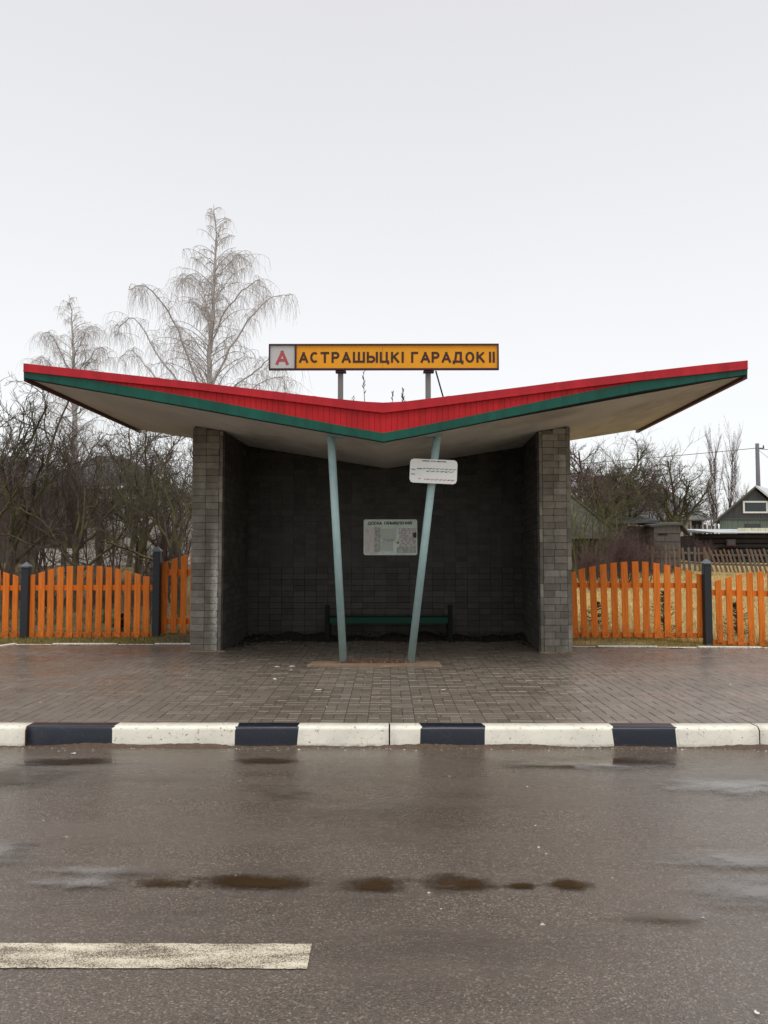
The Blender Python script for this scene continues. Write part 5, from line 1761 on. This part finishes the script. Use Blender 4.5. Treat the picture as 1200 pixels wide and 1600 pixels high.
# plank gable house
Y = 48.0
gh = thing('plank_house', 'dark plank gable house with a white attic window at the right edge', 'house', (0, 0, 0))
ap_, le = at(1177, 760.5, Y), at(1111, 818, Y)
re_x = ap_.x + (ap_.x - le.x); g = T(22, Y)
ez = at(1120, 811, Y).z; xl_ = at(1124, 811, Y).x; xr_ = ap_.x * 2 - xl_
w = poly_solid('wall', [(xl_, Y, g - .3), (xr_, Y, g - .3), (xr_, Y, ez - .003), (xl_, Y, ez - .003)], (6.2, 7.6, 0), M['greenwall'], gh)
for i in range(36):
    ww = (xr_ - xl_) / 36; x = xl_ + ww * (i + .5)
    bm = B(); box(bm, (x, Y - .02, (g + ez) / 2 - .02), (ww - .012, .03 + random.uniform(0, .012), ez - g - .08)); obj('wall_plank', bm, M['greenwall'], w)
gb = poly_solid('gable', [(xl_, Y, ez), (xr_, Y, ez), (ap_.x, Y, ap_.z - .1)], (0, .2, 0), M['slatewall'], gh)
n = 34
for i in range(n):
    xa, xb = lerp(xl_, xr_, i / n) + .006, lerp(xl_, xr_, (i + 1) / n) - .006
    def gz_(x): return lerp(ez, ap_.z - .12, 1 - abs(x - ap_.x) / (ap_.x - xl_))
    if min(gz_(xa), gz_(xb)) - ez > .05:
        d_ = random.uniform(0, .012)
        poly_solid('gable_board', [(xa, Y - .045 - d_, ez + .04), (xb, Y - .045 - d_, ez + .04), (xb, Y - .045 - d_, gz_(xb)), (xa, Y - .045 - d_, gz_(xa))], (0, .03, 0), M['slatewall'], gb)
bm = B(); box(bm, ((xl_ + xr_) / 2, Y - .06, ez), (xr_ - xl_ + .1, .06, .10)); obj('belt_board', bm, M['slatewall'], gh)
poly_solid('roof_slope', [(le.x, Y - .3, le.z), (ap_.x, Y - .3, ap_.z - .05), (ap_.x, Y - .3, ap_.z + .05), (le.x, Y - .3, le.z + .10)], (6.5, 8, 0), M['greyroof'], gh)
poly_solid('roof_slope', [(ap_.x + .002, Y - .3, ap_.z - .05), (re_x, Y - .3, le.z), (re_x, Y - .3, le.z + .26), (ap_.x + .002, Y - .3, ap_.z + .07)], (6.5, 8, 0), M['tin'], gh)
wa, wb = at(1160, 802, Y), at(1198, 783, Y)
bm = B(); cx, cz = (wa.x + wb.x) / 2, (wa.z + wb.z) / 2; ww, wh = wb.x - wa.x, wb.z - wa.z
win = bpy.data.objects.new('window', None)
bm = B(); box(bm, (cx, Y - .075, cz), (ww - .16, .03, wh - .16)); pane_bm = bm
bm = B()
for c, s in (((cx, Y - .09, cz + wh / 2 - .05), (ww, .08, .10)), ((cx, Y - .09, cz - wh / 2 + .05), (ww, .08, .10)),
             ((cx - ww / 2 + .05, Y - .09, cz), (.10, .079, wh - .2)), ((cx + ww / 2 - .05, Y - .09, cz), (.10, .079, wh - .2))): box(bm, c, s)
wf = obj('window', bm, M['whitetrim'], gh); obj('pane', pane_bm, M['glass'], wf)
wd = at(1175, 823, Y)
bm = B(); box(bm, (wd.x, Y - .06, wd.z), (.95, .05, .35)); wf = obj('window', bm, M['brownwall'], gh)
bm = B(); box(bm, (wd.x, Y - .09, wd.z), (.8, .02, .24)); obj('pane', bm, M['glass'], wf)

# log shed with white roof edge, cream boards on it
Y = 35.0
lg = thing('log_shed', 'long low blackened log shed with a pale roof edge behind the old fence', 'shed', (0, 0, 0))
l0, l1 = at(1087, 862, Y), at(1245, 834, Y); g = T(l0.x, Y)
rows_ = 6; hh = (l1.z - g + .1) / rows_
for i in range(rows_):
    z = g - .1 + hh * (i + .5)
    bm = B(); cyl(bm, (l0.x + random.uniform(-.1, .1), Y, z), (l1.x, Y, z), hh * .50, n=10); obj('log', bm, M['log'], lg)
wall_box('core', (l0.x + .15, Y + .05), (l1.x - .1, Y + 3), g - .2, l1.z - .06, lg, M['log'])
for i in range(6):
    xa, xb = lerp(l0.x - .1, l1.x + .1, i / 6), lerp(l0.x - .1, l1.x + .1, (i + 1) / 6) - .02
    poly_solid('roof_sheet', [(xa, Y - .35, l1.z + .02), (xb, Y - .35, l1.z + .02), (xb, Y + 3.2, l1.z + .28), (xa, Y + 3.2, l1.z + .28)], (0, 0, .035 + .005 * (i % 2)), M['tin'] if i else M['darkroof'], lg)
c = at(1139, 848, Y)
bm = B(); box(bm, (c.x, Y - .2, c.z), (.42, .06, .32)); wf = obj('window', bm, M['maroon'], lg)
bm = B(); box(bm, (c.x, Y - .235, c.z), (.32, .02, .23)); obj('pane', bm, M['glass'], wf)
q0, q1 = at(1153, 834, Y + 1), at(1250, 825, Y + 1)
cb = thing('board_stack', 'cream painted boards lying on the log shed roof', 'boards', (0, 0, 0))
for i in range(9):
    xa, xb = lerp(q0.x, q1.x, i / 9), lerp(q0.x, q1.x, (i + 1) / 9) - .02
    bm = B(); box(bm, ((xa + xb) / 2, Y + 1 + .01 * (i % 2), (q0.z + q1.z) / 2), (xb - xa, .04, q1.z - q0.z)); obj('board', bm, M['cream'], cb)

# old paling fences
def paling(label, px0, px1, top, base, Y, step, wpx, lean, group=None, mat='oldfence', seed=0, dy=0):
    random.seed(seed)
    t = thing('paling_fence', label, 'fence', (0, 0, 0), group='old paling fences')
    px = px0
    while px < px1:
        f = (px - px0) / (px1 - px0)
        y = Y + dy * f
        zt, zb = at(px, top(f) + random.uniform(-1.2, 1.2), y), at(px, base(f), y)
        w = wpx * y / 1200 * random.uniform(.75, 1.15); l = lean(f) + random.uniform(-.04, .04)
        bm = B()
        prism(bm, [(zb.x - w / 2, y, zb.z - .1), (zb.x + w / 2, y, zb.z - .1), (zb.x + w / 2 + l, y, zt.z), (zb.x + l, y, zt.z + .04), (zb.x - w / 2 + l, y, zt.z)], (0, .02, 0))
        obj('pale', bm, M[mat] if random.random() < .8 else M['greywall'], t)
        px += step * random.uniform(.85, 1.2)
    for k in (.25, .75):
        A, Bq = at(px0, lerp(top(0), base(0), k), Y), at(px1, lerp(top(1), base(1), k), Y + dy)
        bm = B(); prism(bm, [(A.x, A.y + .025, A.z - .035), (Bq.x, Bq.y + .025, Bq.z - .035), (Bq.x, Bq.y + .025, Bq.z + .035), (A.x, A.y + .025, A.z + .035)], (0, .04, 0))
        obj('rail', bm, M[mat], t)
    return t
paling('old brown paling fence across the straw meadow, nearly upright pales', 1012, 1112, lambda f: 854 + 3 * f, lambda f: 885 + 4 * f, 27.5, 7.6, 3.6, lambda f: -.02, seed=1)
paling('leaning end of the old paling fence below the log shed', 1114, 1290, lambda f: 860 - 2 * f, lambda f: 889 + 5 * f, 27.3, 6.6, 3.3, lambda f: -.22, seed=2)
paling('dark paling fence behind the little shed, before the pale house', 1070, 1126, lambda f: 821, lambda f: 846, 44, 6.2, 3.6, lambda f: 0, seed=3, mat='brownwall')
paling('rough wattle paling against the mossy barn, near the right pillar', 890, 1010, lambda f: 846 + 4 * f, lambda f: 884, 25.0, 7, 2.6, lambda f: .03, seed=4, mat='brownwall')

# utility pole and wires
Y = 56.0
pp = at(1183, 693, Y)
up_ = thing('utility_pole', 'grey utility pole rising behind the plank house roof', 'utility pole', (pp.x, Y, T(pp.x, Y)))
hh = pp.z - T(pp.x, Y)
bm = B(); cyl(bm, (0, 0, -.5), (.0, 0, hh), .19, .13, 10); obj('shaft', bm, M['pole'], up_)
bm = B(); box(bm, (.25, 0, hh - .35), (.5, .08, .08)); obj('bracket', bm, M['pole'], up_)
bm = B(); cyl(bm, (.45, 0, hh - .32), (.45, 0, hh - .12), .05, .04, 8); obj('insulator', bm, M['wire'], up_)
def wire(a, b, sag, r, label, n=24):
    pts = []
    for i in range(n + 1):
        f = i / n; v = a.lerp(b, f); pts.append((v.x, v.y, v.z - sag * 4 * f * (1 - f)))
    V, F = tube_arrays([(pts, [r] * (n + 1))], 5)
    o = from_arrays('overhead_wire', V, F, M['wire']); tag(o, label, 'wire', 'overhead wires')
wire(at(1183, 700, Y), at(560, 748, 50), .15, .022, 'overhead wire running left from the utility pole behind the trees')
wire(at(1183, 701, Y), at(1400, 702, 50), .25, .022, 'overhead wire running right from the utility pole out of frame')
wire(at(1184, 702, Y), at(1300, 790, 54), .1, .012, 'thin service wire dropping right from the utility pole')

# ------------------------------------------------------------------ background buildings, left
Y = 38.0
ph_ = thing('plastered_house', 'plastered house with a grey green roof behind the left garden trees', 'house', (0, 0, 0))
a0, a1 = at(98, 763, Y), at(236, 763, Y)
g = T(-14, Y)
hw_ = wall_box('wall', (a0.x, Y), (a1.x, Y + 8), g - .3, a0.z, ph_, M['pale'])
rl_, rr_ = at(150, 712, Y + 4), at(190, 712, Y + 4)
bm = B()
vs = [bm.verts.new(v) for v in ((a0.x - .4, Y - .5, a0.z), (a1.x + .4, Y - .5, a0.z), (a1.x + .4, Y + 8.5, a0.z), (a0.x - .4, Y + 8.5, a0.z), (rl_.x, Y + 4, rl_.z), (rr_.x, Y + 4, rr_.z))]
for f in ((0, 1, 5, 4), (1, 2, 5), (2, 3, 4, 5), (3, 0, 4), (3, 2, 1, 0)): bm.faces.new([vs[i] for i in f])
bmesh.ops.recalc_face_normals(bm, faces=bm.faces[:])
obj('roof', bm, M['darkroof'], ph_)
bm = B(); box(bm, ((a0.x + a1.x) / 2, Y - .52, a0.z), (a1.x - a0.x + .8, .06, .12)); obj('eaves_board', bm, M['whitetrim'], ph_)
for px in (122, 165, 208):
    c = at(px, 795, Y)
    bm = B(); box(bm, (c.x, Y - .03, c.z), (.95, .07, 1.15)); wf = obj('window', bm, M['whitetrim'], hw_)
    bm = B(); box(bm, (c.x, Y - .07, c.z), (.78, .03, .98)); obj('pane', bm, M['glass'], wf)
Y = 34.0
dh = thing('dark_house', 'dark wooden house under a long low roof at the far left', 'house', (0, 0, 0))
a0, a1 = at(-110, 762, Y), at(92, 762, Y)
wall_box('wall', (a0.x, Y), (a1.x - .4, Y + 7), T(-18, Y) - .3, a0.z, dh, M['brownwall'])
rl_, rr_ = at(-60, 712, Y + 3.5), at(48, 714, Y + 3.5)
bm = B()
vs = [bm.verts.new(v) for v in ((a0.x - .4, Y - .5, a0.z), (a1.x + .2, Y - .5, a0.z), (a1.x + .2, Y + 7.5, a0.z), (a0.x - .4, Y + 7.5, a0.z), (rl_.x, Y + 3.5, rl_.z), (rr_.x, Y + 3.5, rr_.z))]
for f in ((0, 1, 5, 4), (1, 2, 5), (2, 3, 4, 5), (3, 0, 4), (3, 2, 1, 0)): bm.faces.new([vs[i] for i in f])
bmesh.ops.recalc_face_normals(bm, faces=bm.faces[:])
obj('roof', bm, M['darkroof'], dh)
# pale low wall along the garden's far side
Y = 33.0
lw = thing('low_wall', 'low pale concrete wall seen between the trunks left of the shelter', 'wall', (0, 0, 0))
for i in range(10):
    xa, xb = lerp(at(60, 860, Y).x, at(300, 860, Y).x, i / 10), lerp(at(60, 860, Y).x, at(300, 860, Y).x, (i + 1) / 10) - .03
    bm = B(); box(bm, ((xa + xb) / 2, Y, (at(0, 857, Y).z + T(xa, Y)) / 2 - .1), (xb - xa, .12, at(0, 857, Y).z - T(xa, Y) + .2)); obj('panel', bm, M['pale'], lw)
